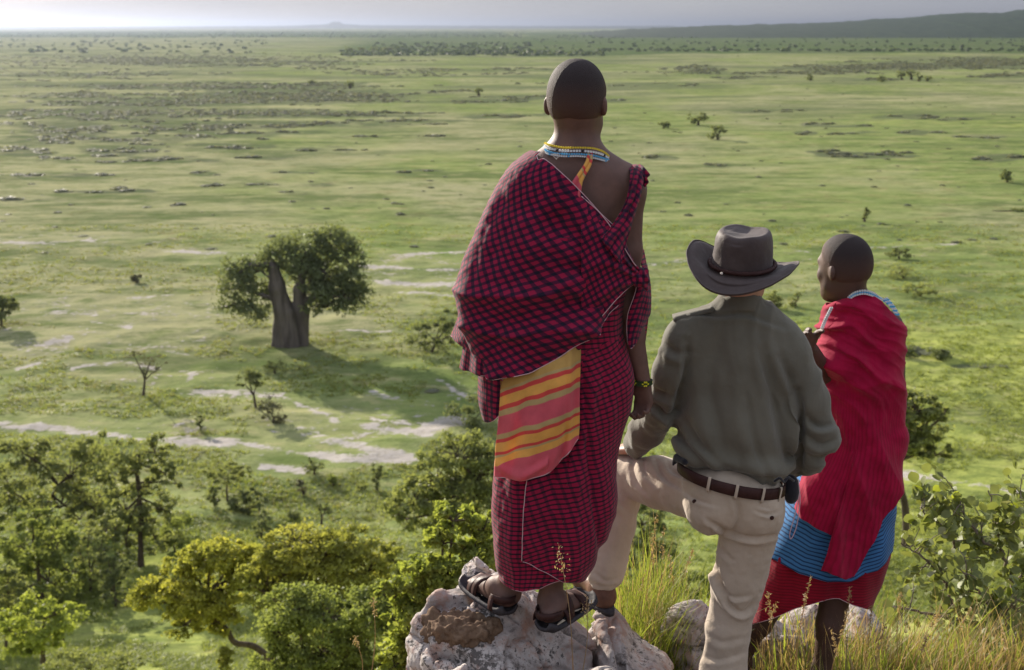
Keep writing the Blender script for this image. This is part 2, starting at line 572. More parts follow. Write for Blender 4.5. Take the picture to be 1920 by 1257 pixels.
def masks(x, y, px, py):
    jx = 26 * fbm(x / 9, y / 14, 21); jy = (4 + 5 * smooth(450, 800, py)) * fbm(x / 7 + 31, y / 9, 22)
    bare = np.zeros(px.shape)
    for pts, w in BARE:
        bare = np.maximum(bare, strip_mask(px + jx, py + jy, pts, w))
    bare = bare * np.clip(.95 + .5 * fbm(x / 4, y / 6, 66), 0, 1.1)
    for cx, cy, rx, ry, am in ((200, 580, 260, 30, .42), (60, 640, 90, 30, .40), (330, 700, 200, 30, .34), (600, 600, 120, 16, .36), (800, 500, 120, 40, .40), (120, 450, 200, 16, .40), (420, 480, 160, 20, .36), (640, 800, 190, 60, .42), (850, 760, 80, 60, .42), (560, 870, 120, 30, .40), (1500, 480, 400, 14, .34), (1780, 910, 160, 26, .40), (260, 620, 160, 40, .40), (200, 800, 250, 20, .36)):
        q = ((px + jx - cx) / rx) ** 2 + ((py + jy - cy) / ry) ** 2
        bare = np.maximum(bare, am * np.clip(1.6 - q, 0, 1))
    sc = np.clip((py - 40) / 400, .05, 1)
    dark = np.zeros(px.shape)
    k = 90 * np.clip(41 / np.maximum(y, 1) * 6, .2, 1)
    jx = 60 * fbm(x / 45, y / 90, 31); jy = 9 * sc * fbm(x / 30 + 7, y / 60, 33)
    for cx, cy, rx, ry, dn in DARK:
        q = ((px + jx - cx) / (rx * 1.1)) ** 2 + ((py + jy - cy) / (ry * 1.25)) ** 2
        dark = np.maximum(dark, np.clip(1.3 - q, 0, 1) * min(dn, 1))
    # the belt of forest in front of the far ridge, and the far tree lines on the left
    nfx = 60 * fbm(x / 300, y / 900, 41); nfy = 2.2 * fbm(x / 160, y / 800, 43)
    up = 68 + 30 * (1 - smooth(560, 900, px)) * 0
    lo = 106 - 11 * smooth(1080, 1400, px)
    forest = smooth(940, 1060, px + nfx) * smooth(55, 68, py) * (1 - smooth(lo - 1, lo + 1.5, py + nfy))
    forest = np.maximum(forest, .8 * smooth(520, 760, px + nfx) * smooth(64, 70, py) * (1 - smooth(97, 101, py + nfy)) * (.5 + .5 * smooth(80, 90, py)))
    forest = np.maximum(forest, .75 * (1 - smooth(880, 1000, px)) * smooth(58, 61, py) * (1 - smooth(68, 72, py + nfy)))
    lush = np.clip(.5 + .8 * fbm(x / 55, y / 80, 51) + .75 * smooth(560, 640, py) * smooth(1150, 1500, px) + .3 * smooth(900, 1500, px) * smooth(120, 300, py)
                   - .55 * (1 - smooth(100, 700, px)) * (1 - smooth(560, 700, py)) + .3 * smooth(620, 720, py) + .6 * smooth(930, 1100, py), 0, 1.6)
    return bare, dark, forest, lush


def pos_len(nt, pos):
    cd = nt.nodes.new('ShaderNodeVectorMath'); cd.operation = 'LENGTH'; nt.links.new(pos, cd.inputs[0])
    return cd.outputs['Value']


def build_ground():
    py = np.concatenate([np.linspace(1330, 640, 300), np.linspace(637, 200, 190), np.linspace(198, 52, 110)])
    ang = np.arctan((py - 628.5) / FPX) + PITCH
    r = CAM_Z / np.tan(ang)
    r = np.concatenate([np.geomspace(.4, 9, 60), np.geomspace(9.4, r[0] - 1.2, 60), r, np.geomspace(r[-1] * 1.1, 60000, 16)])
    tv = np.tan(np.linspace(-25, 25, 560) * math.pi / 180)
    th = np.arctan(tv)
    th = np.concatenate([th, np.radians(np.linspace(25.6, 334.4, 120))])
    R, T = np.meshgrid(r, th, indexing='ij')
    X = R * np.sin(T); Y = R * np.cos(T)
    # for the directions in view, rows run across the picture rather than round it
    inview = (np.abs(T) < math.radians(25.3))
    k = np.where(inview, 1 / np.cos(T), np.where(T < math.pi, 1, 1))
    bl = smooth(math.radians(25.5), math.radians(60), np.minimum(T % (2 * math.pi), (-T) % (2 * math.pi)))
    k = np.where(inview, 1 / np.cos(T), 1 / math.cos(math.radians(25)) * (1 - bl) + bl)
    X *= k; Y *= k
    Z = H(X, Y)
    nr, nt_ = X.shape
    V = np.stack([X, Y, Z], -1).reshape(-1, 3)
    F = grid_faces(nr, nt_, wrap_v=True)
    c = len(V)
    V = np.vstack([V, [0, 0, float(H(0, 0))]])
    j = np.arange(nt_)
    fan = np.stack([np.full(nt_, c), (j + 1) % nt_, j, j], 1)
    F = np.vstack([F[:, [0, 1, 2]], F[:, [0, 2, 3]], fan[:, :3]])
    F = F[:, ::-1]
    pxx, pyy = proj(V)
    front = (V[:, 1] > 3)
    bare, dark, forest, lush = masks(V[:, 0], V[:, 1], np.where(front, pxx, -999), np.where(front, pyy, 3000))
    ledge = np.clip(1 - (V[:, 1] - 8) / 4, 0, 1)
    for a in (bare, dark, forest): a *= front
    me = np_mesh('ground', V, F, attrs={'bare': bare, 'dark': dark, 'forest': forest, 'lush': lush, 'ledge': ledge})
    m, nt, b = new_mat('savanna_ground', 1.0, 0.0)
    geo = nt.nodes.new('ShaderNodeNewGeometry'); pos = geo.outputs['Position']
    A = {n: nd(nt, 'ShaderNodeAttribute', attribute_name=n).outputs['Fac'] for n in ('bare', 'dark', 'forest', 'lush', 'ledge')}
    n_big = noi(nt, pos, .018, 5, .6); n_mid = noi(nt, pos, .11, 6, .65); n_sm = noi(nt, pos, .9, 5, .7); n_fine = noi(nt, pos, 5.0, 3, .7)
    dry = mixc(nt, rmap(nt, n_mid, .3, .7), (.32, .305, .175), (.28, .29, .145))
    green = mixc(nt, rmap(nt, n_mid, .35, .65), (.175, .23, .075), (.24, .275, .095))
    g = mixc(nt, rmap(nt, mth(nt, 'ADD', A['lush'], mth(nt, 'MULTIPLY', mth(nt, 'SUBTRACT', n_big, .5), 1.6)), .25, .8), dry, green)
    g = mixc(nt, rmap(nt, A['lush'], 1.0, 1.4), g, mixc(nt, rmap(nt, n_mid, .35, .65), (.29, .33, .085), (.37, .40, .11)))
    g = mixc(nt, rmap(nt, n_sm, .52, .72, 0, .5), g, (.075, .105, .028))
    g = mixc(nt, rmap(nt, n_sm, .26, .42, .4, 0), g, (.27, .25, .13))
    brn = rmap(nt, mth(nt, 'ADD', n_mid, mth(nt, 'MULTIPLY', mth(nt, 'SUBTRACT', n_sm, .5), .5)), .56, .66, 0, .5)
    g = mixc(nt, brn, g, (.21, .165, .09))
    dk = rmap(nt, mth(nt, 'ADD', A['dark'], mth(nt, 'MULTIPLY', mth(nt, 'SUBTRACT', n_mid, .5), 1.5)), .30, .55, 0, .85)
    g = mixc(nt, dk, g, (.095, .108, .068))
    fo = rmap(nt, mth(nt, 'ADD', A['forest'], mth(nt, 'MULTIPLY', mth(nt, 'SUBTRACT', n_big, .5), .5)), .15, .4, 0, .95)
    g = mixc(nt, fo, g, mixc(nt, n_mid, (.035, .075, .026), (.06, .10, .035)))
    sand = mixc(nt, rmap(nt, n_sm, .3, .7), (.33, .295, .265), (.50, .46, .43))
    sand = mixc(nt, rmap(nt, n_fine, .55, .7, 0, .6), sand, (.22, .20, .12))
    streak = noi(nt, nd(nt, 'ShaderNodeMapping', {'Vector': pos, 'Scale': (.35, 1, 1)}).outputs[0], .045, 7, .75)
    g = mixc(nt, rmap(nt, streak, .485, .60, 0, .8), g, (.10, .13, .05))
    s3 = noi(nt, nd(nt, 'ShaderNodeMapping', {'Vector': pos, 'Scale': (.5, 1, 1)}).outputs[0], .22, 6, .75)
    g = mixc(nt, rmap(nt, s3, .50, .62, 0, .7), g, (.10, .14, .042))
    g = mixc(nt, rmap(nt, s3, .36, .45, .6, 0), g, (.36, .34, .17))
    s2 = noi(nt, nd(nt, 'ShaderNodeMapping', {'Vector': pos, 'Scale': (.5, 1, 1)}).outputs[0], .009, 6, .7)
    g = mixc(nt, mth(nt, 'MULTIPLY', rmap(nt, s2, .48, .57, 0, .8), rmap(nt, pos_len(nt, pos), 250, 900)), g, (.115, .135, .07))
    g = mixc(nt, rmap(nt, streak, .34, .46, .45, 0), g, (.34, .33, .16))
    brk = mth(nt, 'ADD', A['bare'], mth(nt, 'MULTIPLY', mth(nt, 'SUBTRACT', mth(nt, 'ADD', mth(nt, 'MULTIPLY', n_mid, .45), mth(nt, 'MULTIPLY', n_sm, .55)), .5), 3.4))
    g = mixc(nt, rmap(nt, brk, .56, .78, 0, .92), g, sand)
    soil = mixc(nt, rmap(nt, n_fine, .3, .7), (.10, .065, .038), (.22, .16, .10))
    g = mixc(nt, A['ledge'], g, soil)
    nt.links.new(g, b.inputs['Base Color'])
    hgt = mth(nt, 'ADD', mth(nt, 'MULTIPLY', n_sm, .6), mth(nt, 'MULTIPLY', n_fine, .12))
    cd = nt.nodes.new('ShaderNodeVectorMath'); cd.operation = 'LENGTH'; nt.links.new(pos, cd.inputs[0])
    st = rmap(nt, cd.outputs['Value'], 60, 900, .55, .12)
    bp = nd(nt, 'ShaderNodeBump', {'Height': hgt, 'Strength': st, 'Distance': .8})
    nt.links.new(bp.outputs[0], b.inputs['Normal'])
    o = link('ground', me, m); o['kind'] = 'structure'
    return o


build_ground()


def build_ridge():
    """the long wooded ridge on the right of the horizon, its skyline broken by tree crowns"""
    def ridge(name, prof, D0, D1, amp, mat, seed):
        xs = np.linspace(prof[0][0], prof[-1][0], 900)
        top = np.interp(xs, [p[0] for p in prof], [p[1] for p in prof])
        rows = []
        for k, f in enumerate(np.linspace(0, 1, 14)):
            D = D0 + (D1 - D0) * f
            X = (xs - 960) / FPX * (D0 + D1) / 2 * (1 + .2 * (f - .5))
            crest = np.sin(min(f / .6, 1) * math.pi / 2) ** .9 if f <= .6 else math.cos((f - .6) / .4 * math.pi / 2)
            Zt = CAM_Z + (48 - top) / FPX * (D0 + .6 * (D1 - D0)) * 1.02
            Z = Zt * crest + amp * (.6 * vnoise(X / 55, np.full_like(X, k * 3.7), seed) + .5 * vnoise(X / 18, np.full_like(X, k * 5.1), seed + 1) + .9 * np.maximum(vnoise(X / 90, np.full_like(X, k * 1.3), seed + 2), 0)) * (.3 + .7 * crest)
            if k in (0, 13): Z = np.full_like(Z, -4)
            rows.append(np.stack([X, np.full_like(X, D), Z], -1))
        V = np.array(rows).reshape(-1, 3)
        o = link(name, np_mesh(name, V, grid_faces(14, 900)), mat)
        o['kind'] = 'structure'
        return o
    m, nt, b = new_mat('wooded_ridge', .95, .05)
    geo = nt.nodes.new('ShaderNodeNewGeometry')
    n = noi(nt, geo.outputs['Position'], .02, 5, .7)
    nt.links.new(mixc(nt, rmap(nt, n, .35, .65), (.015, .03, .015), (.035, .055, .028)), b.inputs['Base Color'])
    ridge('hills', [(1020, 68), (1100, 62), (1180, 55), (1300, 49.5), (1400, 47.5), (1500, 45), (1600, 41), (1680, 36), (1740, 31), (1790, 27), (1830, 29), (1880, 26), (1930, 21), (2050, 17), (2300, 16)], 4300, 7600, 6, m, 5)
    ridge('hills', [(-500, 60), (-100, 50), (300, 50), (560, 48.5), (625, 45.5), (632, 41.5), (645, 41.5), (652, 45), (690, 47.5), (900, 48.5), (1000, 49), (1250, 48.5), (1400, 60)], 19000, 24000, 5, m, 15)


build_ridge()

# ------------------------------------------------------------------ air: one closed box of thin haze
def build_haze():
    x0, x1, y0, y1, z0, z1 = -62000, 62000, -61000, 62000, -6, 190
    V = np.array([[x, y, z] for z in (z0, z1) for x, y in ((x0, y0), (x1, y0), (x1, y1), (x0, y1))], float)
    F = np.array([[3, 2, 1, 0], [4, 5, 6, 7], [0, 1, 5, 4], [1, 2, 6, 5], [2, 3, 7, 6], [3, 0, 4, 7]])
    m = bpy.data.materials.new('haze_air'); m.use_nodes = True
    nt = m.node_tree; nt.nodes.clear()
    v = nd(nt, 'ShaderNodeVolumePrincipled', {'Color': (.245, .285, .375, 1), 'Density': 5.8e-5, 'Anisotropy': .66})
    o = nt.nodes.new('ShaderNodeOutputMaterial')
    nt.links.new(v.outputs[0], o.inputs['Volume'])
    ob = link('haze', np_mesh('haze', V, F, smooth_shade=False), m)
    ob['kind'] = 'stuff'


build_haze()
# ------------------------------------------------------------------ vegetation
def leaf_cloud(C, size, rng, up=.35, aspect=1.6, fold=.25):
    """C (n,3) leaf centres -> V, F (each leaf a folded pair of triangles)"""
    n = len(C)
    d = rng.normal(size=(n, 3)); d /= np.linalg.norm(d, axis=1)[:, None]
    nn = rng.normal(size=(n, 3)); nn[:, 2] += up * 2
    s = np.cross(d, nn); s /= np.linalg.norm(s, axis=1)[:, None] + 1e-9
    w = np.cross(s, d)
    L = np.broadcast_to(size, (n,)) * rng.uniform(.6, 1.3, n)
    a = C - d * (L * aspect / 2)[:, None]
    b = C + d * (L * aspect / 2)[:, None]
    q = C + s * (L / 2)[:, None] + w * (L * fold)[:, None]
    r = C - s * (L / 2)[:, None] + w * (L * fold)[:, None]
    V = np.stack([a, q, b, r], 1).reshape(-1, 3)
    i = np.arange(n)[:, None] * 4
    F = np.hstack([i, i + 1, i + 2, i + 3])
    return V, np.vstack([F[:, [0, 1, 2]], F[:, [0, 2, 3]]])


M_BARK = bark('tree_bark', (.05, .038, .03), (.12, .095, .075), 6)
M_BAOBAB = bark('baobab_bark', (.075, .063, .06), (.17, .145, .135), 1.2, .12)
M_TWIG = bark('twig_bark', (.10, .08, .06), (.28, .24, .19), 30)
F_OLIVE = foliage('leaf_olive', (.17, .20, .10), (.27, .30, .145), .55)
F_DARK = foliage('leaf_dark', (.12, .15, .085), (.20, .23, .12), .5)
F_GREEN = foliage('leaf_green', (.16, .205, .08), (.26, .30, .12), .58)
F_YELLOW = foliage('leaf_yellow', (.21, .245, .08), (.44, .43, .11), .58, .9)
F_YGREEN = foliage('leaf_yellow_green', (.21, .24, .08), (.38, .38, .12), .58, .6)
F_BRIGHT = foliage('leaf_bright', (.20, .255, .07), (.36, .41, .12), .55, 2)
F_BAOBAB = foliage('leaf_baobab', (.12, .15, .085), (.20, .235, .125), .45, .4)
F_GREY = foliage('leaf_grey', (.10, .105, .065), (.17, .165, .11), .3)


def limb(a, b, r0, r1, rng, n=5, sag=.12, sides=5):
    a = np.asarray(a, float); b = np.asarray(b, float)
    t = np.linspace(0, 1, n)[:, None]
    L = np.linalg.norm(b - a)
    mid = rng.normal(size=3) * sag * L * .6
    pts = a + (b - a) * t + mid * np.sin(t * math.pi) + rng.normal(size=(n, 3)) * .02 * L * np.sin(t * math.pi)
    pts[:, 2] += sag * L * np.sin(t[:, 0] * math.pi)
    return tube(pts, np.linspace(r0, r1, n), sides, cap=False)[:2]


def plant_tree(name, label, cat, base, crowns, leaf, nleaf, fmat, trunk=None, r0=.15, group=None, seed=0, bmat=None,
               clumps=26, sigma=.2, base3=None, depth=1.0, shell=.5, up=.35, Dadd=0):
    """crowns: lobes (cx, cy, rx, ry[, depth shift in m]) read off the photograph; trunk: list of its points there"""
    rng = np.random.default_rng(1000 + seed)
    b3 = G(*base)[0] if base3 is None else np.asarray(base3, float)
    D = b3[1]
    root = thing(name, b3, label, cat, group)
    pts = [b3 - [0, 0, .3]]
    for q in (trunk or [])[1:] if trunk else []:
        pts.append(P(q[0], q[1], D + (q[2] if len(q) > 2 else 0)))
    lob = []
    for q in crowns:
        dd = q[4] if len(q) > 4 else 0
        c = P(q[0], q[1], D + dd)
        s = abs(P(q[0] + 1, q[1], D + dd)[0] - c[0])
        sv = abs(P(q[0], q[1] + 1, D + dd)[2] - c[2])
        lob.append((c, np.array([q[2] * s, q[2] * s * .9 * depth, q[3] * sv])))
    if len(pts) == 1:
        cc = np.mean([c for c, r in lob], 0)
        pts.append(b3 * .55 + cc * .45 + rng.normal(size=3) * .1 * r0)
    tk = Acc()
    tp = crom(np.array(pts), 4 * len(pts))
    rad = np.interp(np.linspace(0, 1, len(tp)), [0, .12, 1], [r0 * 1.5, r0, r0 * .6])
    tk.add(*tube(tp, rad, 8, cap=False)[:2])
    top = tp[-1]
    vol = np.array([r.prod() for c, r in lob]); vol = vol ** .75 / (vol ** .75).sum()
    LC = []
    for (c, r), w in zip(lob, vol):
        k = max(3, int(clumps * w * len(lob) ** .35 * 1.15))
        # a limb from the nearest trunk point to the lobe, then twigs to the clumps
        near = tp[len(tp) // 2:][np.argmin(np.linalg.norm(tp[len(tp) // 2:] - c, axis=1))]
        near = top if np.linalg.norm(near - top) < r0 * 3 else near
        hub = c - [0, 0, r[2] * .35]
        tk.add(*limb(near, hub, r0 * .5, r0 * .22, rng, 6, .06))
        d = rng.normal(size=(k, 3)); d /= np.linalg.norm(d, axis=1)[:, None]
        rr = rng.uniform(shell, 1.0, k) ** .7
        cc = c + d * rr[:, None] * r * rng.uniform(.75, 1.25, (k, 1))
        for q in cc:
            if rng.random() < .75:
                tk.add(*limb(hub, q, r0 * .17, r0 * .05, rng, 4, .1, 4))
        m = max(8, int(nleaf * w * (1.25 if nleaf > 1500 else 1.5)))
        ci = rng.integers(0, k, m)
        sg = sigma * .8 * (r.mean() * .5 + r * .5)
        o = rng.normal(size=(m, 3)) * sg * (rng.uniform(.35, 1.1, (k, 1))[ci]) * np.array([1.15, 1.15, .75])
        LC.append(cc[ci] + o)
    LC = np.vstack(LC)
    hg = H(LC[:, 0], LC[:, 1])
    LC[:, 2] = np.maximum(LC[:, 2], hg + leaf * .6)
    link('trunk', tk.mesh('trunk'), bmat or M_BARK, root)
    V, F = leaf_cloud(LC, leaf * .62, rng, up)
    link('crown', np_mesh('crown', V, F, smooth_shade=False), fmat, root)
    return root


def scrub_geo(rng, leaves=26):
    """a bush about 1 m across and high: twiggy lumpy dome of leaf flakes"""
    n = leaves
    d = rng.normal(size=(n, 3)); d[:, 2] = np.abs(d[:, 2]); d /= np.linalg.norm(d, axis=1)[:, None]
    C = d * rng.uniform(.45, 1, (n, 1)) * np.array([.5, .5, .85]) + [0, 0, .04]
    V, F = leaf_cloud(C, .30, rng, .3, 1.3)
    # inner dome
    a = np.arange(7) / 7 * 2 * np.pi
    ring = lambda r, z: np.stack([r * np.cos(a), r * np.sin(a), np.full(7, z)], 1) * rng.uniform(.75, 1.2, (7, 1))
    R0, R1, R2 = ring(.42, -.05), ring(.40, .35), ring(.22, .62)
    D = np.vstack([R0, R1, R2, [[0, 0, .74]]])
    FF = np.vstack([grid_faces(3, 7, True)[:, [0, 1, 2]], grid_faces(3, 7, True)[:, [0, 2, 3]], [[14 + k, 14 + (k + 1) % 7, 21] for k in range(7)]])
    return np.vstack([V, D]), np.vstack([F, FF + len(V)])


SCRUBS = [scrub_geo(np.random.default_rng(50 + k)) for k in range(6)]


def stamp(protos, pos, sx, sz, rng, name):
    """many copies of small prototypes merged into one mesh"""
    Vs, Fs, n = [], [], 0
    which = rng.integers(0, len(protos), len(pos))
    for k, (V, F) in enumerate(protos):
        m = which == k
        if not m.any(): continue
        p = pos[m]; a = rng.uniform(0, 2 * np.pi, m.sum())
        c, s = np.cos(a)[:, None], np.sin(a)[:, None]
        X = (V[None, :, 0] * c - V[None, :, 1] * s) * sx[m][:, None]
        Y = (V[None, :, 0] * s + V[None, :, 1] * c) * sx[m][:, None]
        Z = V[None, :, 2] * sz[m][:, None]
        W = np.stack([X + p[:, None, 0], Y + p[:, None, 1], Z + p[:, None, 2]], -1)
        Fs.append((F[None] + n + np.arange(m.sum())[:, None, None] * len(V)).reshape(-1, 3))
        Vs.append(W.reshape(-1, 3)); n += W.shape[0] * W.shape[1]
    return np_mesh(name, np.vstack(Vs), np.vstack(Fs), smooth_shade=False)


def build_scrub():
    rng = np.random.default_rng(77)
    px, py, sz = [], [], []
    for cx, cy, rx, ry, dn in DARK:
        dist = CAM_Z / max(math.tan(math.atan((cy - 628.5) / FPX) + PITCH), .004)
        s = FPX * 2.6 / dist          # a bush's width in the picture
        n = int(min(1500, dn * 4.2 * rx * ry / (s * s * .22 + .6)))
        # in loose groups
        g = max(2, n // 9)
        gx = rng.normal(0, .55, g); gy = rng.normal(0, .5, g)
        k = rng.integers(0, g, n)
        px += list(cx + rx * (gx[k] + rng.normal(0, .12, n))); py += list(cy + ry * (gy[k] + rng.normal(0, .10, n)))
        sz += [1.0] * n
    # thin scatter over the whole plain
    n = 700
    yy = 56 + 420 * rng.random(n) ** 2.4
    px += list(rng.uniform(-60, 1980, n)); py += list(yy); sz += [.55] * n
    px = np.array(px); py = np.array(py); sz = np.array(sz)
    ok = (py > 76) & (py < 900)
    px, py, sz = px[ok], py[ok], sz[ok]
    g = G(px, py)
    w = sz * rng.uniform(1.2, 4.6, len(g)) * (1 + .6 * smooth(400, 1500, g[:, 1]))
    h = w * rng.uniform(.09, .24, len(g))
    ob = link('scrub', stamp(SCRUBS, g, w, h, rng, 'scrub'), foliage('scrub_leaf', (.16, .175, .12), (.25, .265, .17), .55, .03))
    ob['kind'] = 'stuff'
    # far woods: tall crowns standing close
    px, py = [], []
    for x0, x1, y0, y1, n in ((980, 1960, 74, 92, 160), (640, 1130, 96, 105, 380), (700, 1000, 80, 99, 260), (1120, 1940, 93, 97, 200),
                              (-40, 980, 62, 71, 900), (300, 1000, 57, 62, 300), (1040, 1960, 66, 72, 500), (-40, 500, 75, 100, 160)):
        px += list(rng.uniform(x0, x1, n)); py += list(y0 + (y1 - y0) * rng.random(n))
    g = G(np.array(px), np.array(py))
    w = rng.uniform(5, 12, len(g)); h = w * rng.uniform(.3, .55, len(g))
    ob = link('far_woods', stamp(SCRUBS, g, w, h, rng, 'far_woods'), foliage('woods_leaf', (.09, .13, .07), (.14, .18, .09), .5, .01))
    ob['kind'] = 'stuff'


build_scrub()


def tuft_geo(rng, blades=9, spread=.30, lean=.35):
    V, F = [], []
    for k in range(blades):
        a = rng.uniform(0, 2 * np.pi); o = rng.normal(0, spread * .45, 2)
        hgt = rng.uniform(.5, 1.0); w = .055
        d = np.array([math.cos(a), math.sin(a)]) * lean * rng.uniform(.3, 1.2)
        s = np.array([-math.sin(a), math.cos(a)]) * w
        b = len(V)
        V += [[o[0] - s[0], o[1] - s[1], -.05], [o[0] + s[0], o[1] + s[1], -.05],
              [o[0] + d[0] * .4 + s[0] * .7, o[1] + d[1] * .4 + s[1] * .7, hgt * .6], [o[0] + d[0] * .4 - s[0] * .7, o[1] + d[1] * .4 - s[1] * .7, hgt * .6],
              [o[0] + d[0], o[1] + d[1], hgt]]
        F += [[b, b + 1, b + 2], [b, b + 2, b + 3], [b + 3, b + 2, b + 4]]
    return np.array(V), np.array(F)


def build_field_grass():
    rng = np.random.default_rng(5)
    protos = [tuft_geo(rng, 8, .5, .6) for _ in range(8)]
    n = 78000
    py = 1262 - 840 * rng.random(n) ** 1.25
    px = rng.uniform(-30, 1950, n)
    keep = ~((px > 900) & (px < 1560) & (py > 500) & (rng.random(n) < .6))
    px, py = px[keep], py[keep]
    g = G(px, py)
    bare, dark, forest, lush = masks(g[:, 0], g[:, 1], px, py)
    nz = fbm(g[:, 0] / 5, g[:, 1] / 5, 88)
    ok = (bare < .25) & (g[:, 1] > 20) & (nz > -.25)
    g, nz = g[ok], nz[ok]; lush = lush[ok]
    far = smooth(60, 300, g[:, 1])
    h = rng.uniform(.12, .36, len(g)) * (1 + .9 * np.maximum(nz, 0)) * (1 + .2 * far)
    w = rng.uniform(.4, .9, len(g)) * (1 + .3 * far)
    sel = rng.random(len(g)) < .35 + .6 * lush
    for nm, m, mat in (('grass', sel, foliage('grass_green', (.21, .265, .07), (.31, .345, .11), .5, .12)),
                       ('dry_grass', ~sel, foliage('grass_dry', (.30, .29, .12), (.24, .27, .09), .45, .12))):
        ob = link(nm, stamp(protos, g[m], w[m], h[m], rng, nm), mat)
        ob['kind'] = 'stuff'


build_field_grass()


# ---- the baobab
def build_baobab():
    rng = np.random.default_rng(11)
    b = G(548, 648)[0]; D = b[1]
    root = thing('baobab_tree', b, 'huge baobab with a split grey trunk standing alone on the plain', 'tree')
    s = SDF()
    q = lambda x, y, d=0: P(x, y, D + d)
    m = abs(P(549, 648, D)[0] - P(548, 648, D)[0])
    s.cap(q(533, 652), q(533, 585), 22 * m, 17 * m, .5).cap(q(533, 585), q(520, 540), 16 * m, 15 * m, .5)
    s.cap(q(520, 540), q(513, 503), 15 * m, 9 * m, .5).cap(q(513, 503), q(508, 494), 8 * m, 5 * m, .4)
    s.cap(q(508, 496), q(470, 497, -.6), 4.5 * m, 3 * m, .3).cap(q(470, 497, -.6), q(440, 520, -1), 3 * m, 1.5 * m, .2)
    s.cap(q(508, 524), q(487, 505, 1), 3 * m, 1.6 * m, .2).cap(q(510, 560), q(480, 550, -1), 5 * m, 2 * m, .3)
    s.cap(q(562, 648, .6), q(565, 590, .6), 17 * m, 14 * m, .5).cap(q(565, 590, .6), q(562, 545, .6), 14 * m, 11 * m, .5)
    s.cap(q(562, 545, .6), q(567, 512, .8), 9 * m, 6.5 * m, .4).cap(q(567, 512, .8), q(590, 495, 1), 6 * m, 4 * m, .3)
    s.cap(q(590, 495, 1), q(640, 475, 2), 4 * m, 2 * m, .3).cap(q(567, 512, .8), q(556, 470, 1.4), 4 * m, 2 * m, .3)
    s.cap(q(556, 470, 1.4), q(600, 445, 2), 2 * m, 1.2 * m, .2)
    s.cap(q(572, 565, .5), q(610, 552, -1), 6 * m, 4 * m, .4).cap(q(610, 552, -1), q(655, 560, -1.5), 4 * m, 1.5 * m, .3)
    s.cap(q(545, 590, -.4), q(547, 650, -.7), 10 * m, 16 * m, .4).cap(q(515, 654, -.5), q(525, 610, -.3), 7 * m, 8 * m, .4)
    s.cap(q(590, 495, 1), q(620, 520, -1.5), 3.5 * m, 1.5 * m, .3)

    def disp(V, N):
        a = np.arctan2(V[:, 1] - D, V[:, 0] - b[0])
        rid = np.sin(V[:, 0] * 5 + 2 * vnoise(V[:, 0], V[:, 2] * .3, 3)) * .06 + .09 * vnoise3(V * [1.5, 1.5, .5], 4)
        return V + N * rid[:, None]
    V, F = s.build(.13, disp)
    link('trunk', np_mesh('trunk', V, F), M_BAOBAB, root)
    lobes = [(450, 530, 42, 42, 0), (430, 570, 26, 22, -1), (475, 505, 40, 24, .5), (480, 575, 34, 24, -1), (445, 500, 25, 20, 0), (510, 492, 35, 24, 1.5), (530, 470, 40, 26, 1),
             (575, 470, 50, 34, 0), (625, 462, 48, 36, .5), (655, 500, 36, 42, 0), (640, 545, 48, 36, 0), (668, 550, 26, 34, 0), (600, 520, 48, 40, 1.5),
             (610, 572, 36, 20, -1), (560, 500, 32, 38, 2.5), (618, 440, 38, 16, 0), (500, 545, 30, 35, 2.5), (590, 545, 40, 35, 3), (580, 520, 20, 26, -2.6), (566, 500, 22, 16, -2.4), (600, 548, 26, 16, -2.8)]
    LC = []; tw = Acc()
    for cx, cy, rx, ry, dd in lobes:
        c = q(cx, cy, dd); r = np.array([rx * m, rx * m * .95, ry * m])
        k = int(rx * ry / 42)
        d = rng.normal(size=(k, 3)); d /= np.linalg.norm(d, axis=1)[:, None]
        cc = c + d * rng.uniform(.45, .95, (k, 1)) * r
        for z in cc[::2]: tw.add(*limb(c - [0, 0, r[2] * .3], z, .09, .03, rng, 4, .1, 4))
        nl = int(rx * ry * 1.4)
        ci = rng.integers(0, k, nl)
        LC.append(cc[ci] + rng.normal(size=(nl, 3)) * [.55, .55, .38])
    LC = np.vstack(LC)
    pxx, pyy = proj(LC)
    hole = ((pxx - 491) / 17) ** 2 + ((pyy - 518) / 14) ** 2 < 1.0 + .3 * rng.normal(size=len(LC))
    hole |= (pxx > 506) & (pxx < 541) & (pyy > 505) & (LC[:, 1] < D + 2) & (rng.random(len(LC)) < .93)
    hole |= (((pxx - 574) / 9) ** 2 + ((pyy - 540) / 22) ** 2 < 1) & (rng.random(len(LC)) < .7)
    hole |= (fbm(pxx / 9, pyy / 7, 61) > .22) & (rng.random(len(LC)) < .8)
    LC = LC[~hole]
    V, F = leaf_cloud(LC, .27, rng, .2, 1.5)
    link('limbs', tw.mesh('limbs'), M_BARK, root)['kind'] = 'stuff'
    link('crown', np_mesh('crown', V, F, smooth_shade=False), F_BAOBAB, root)


build_baobab()

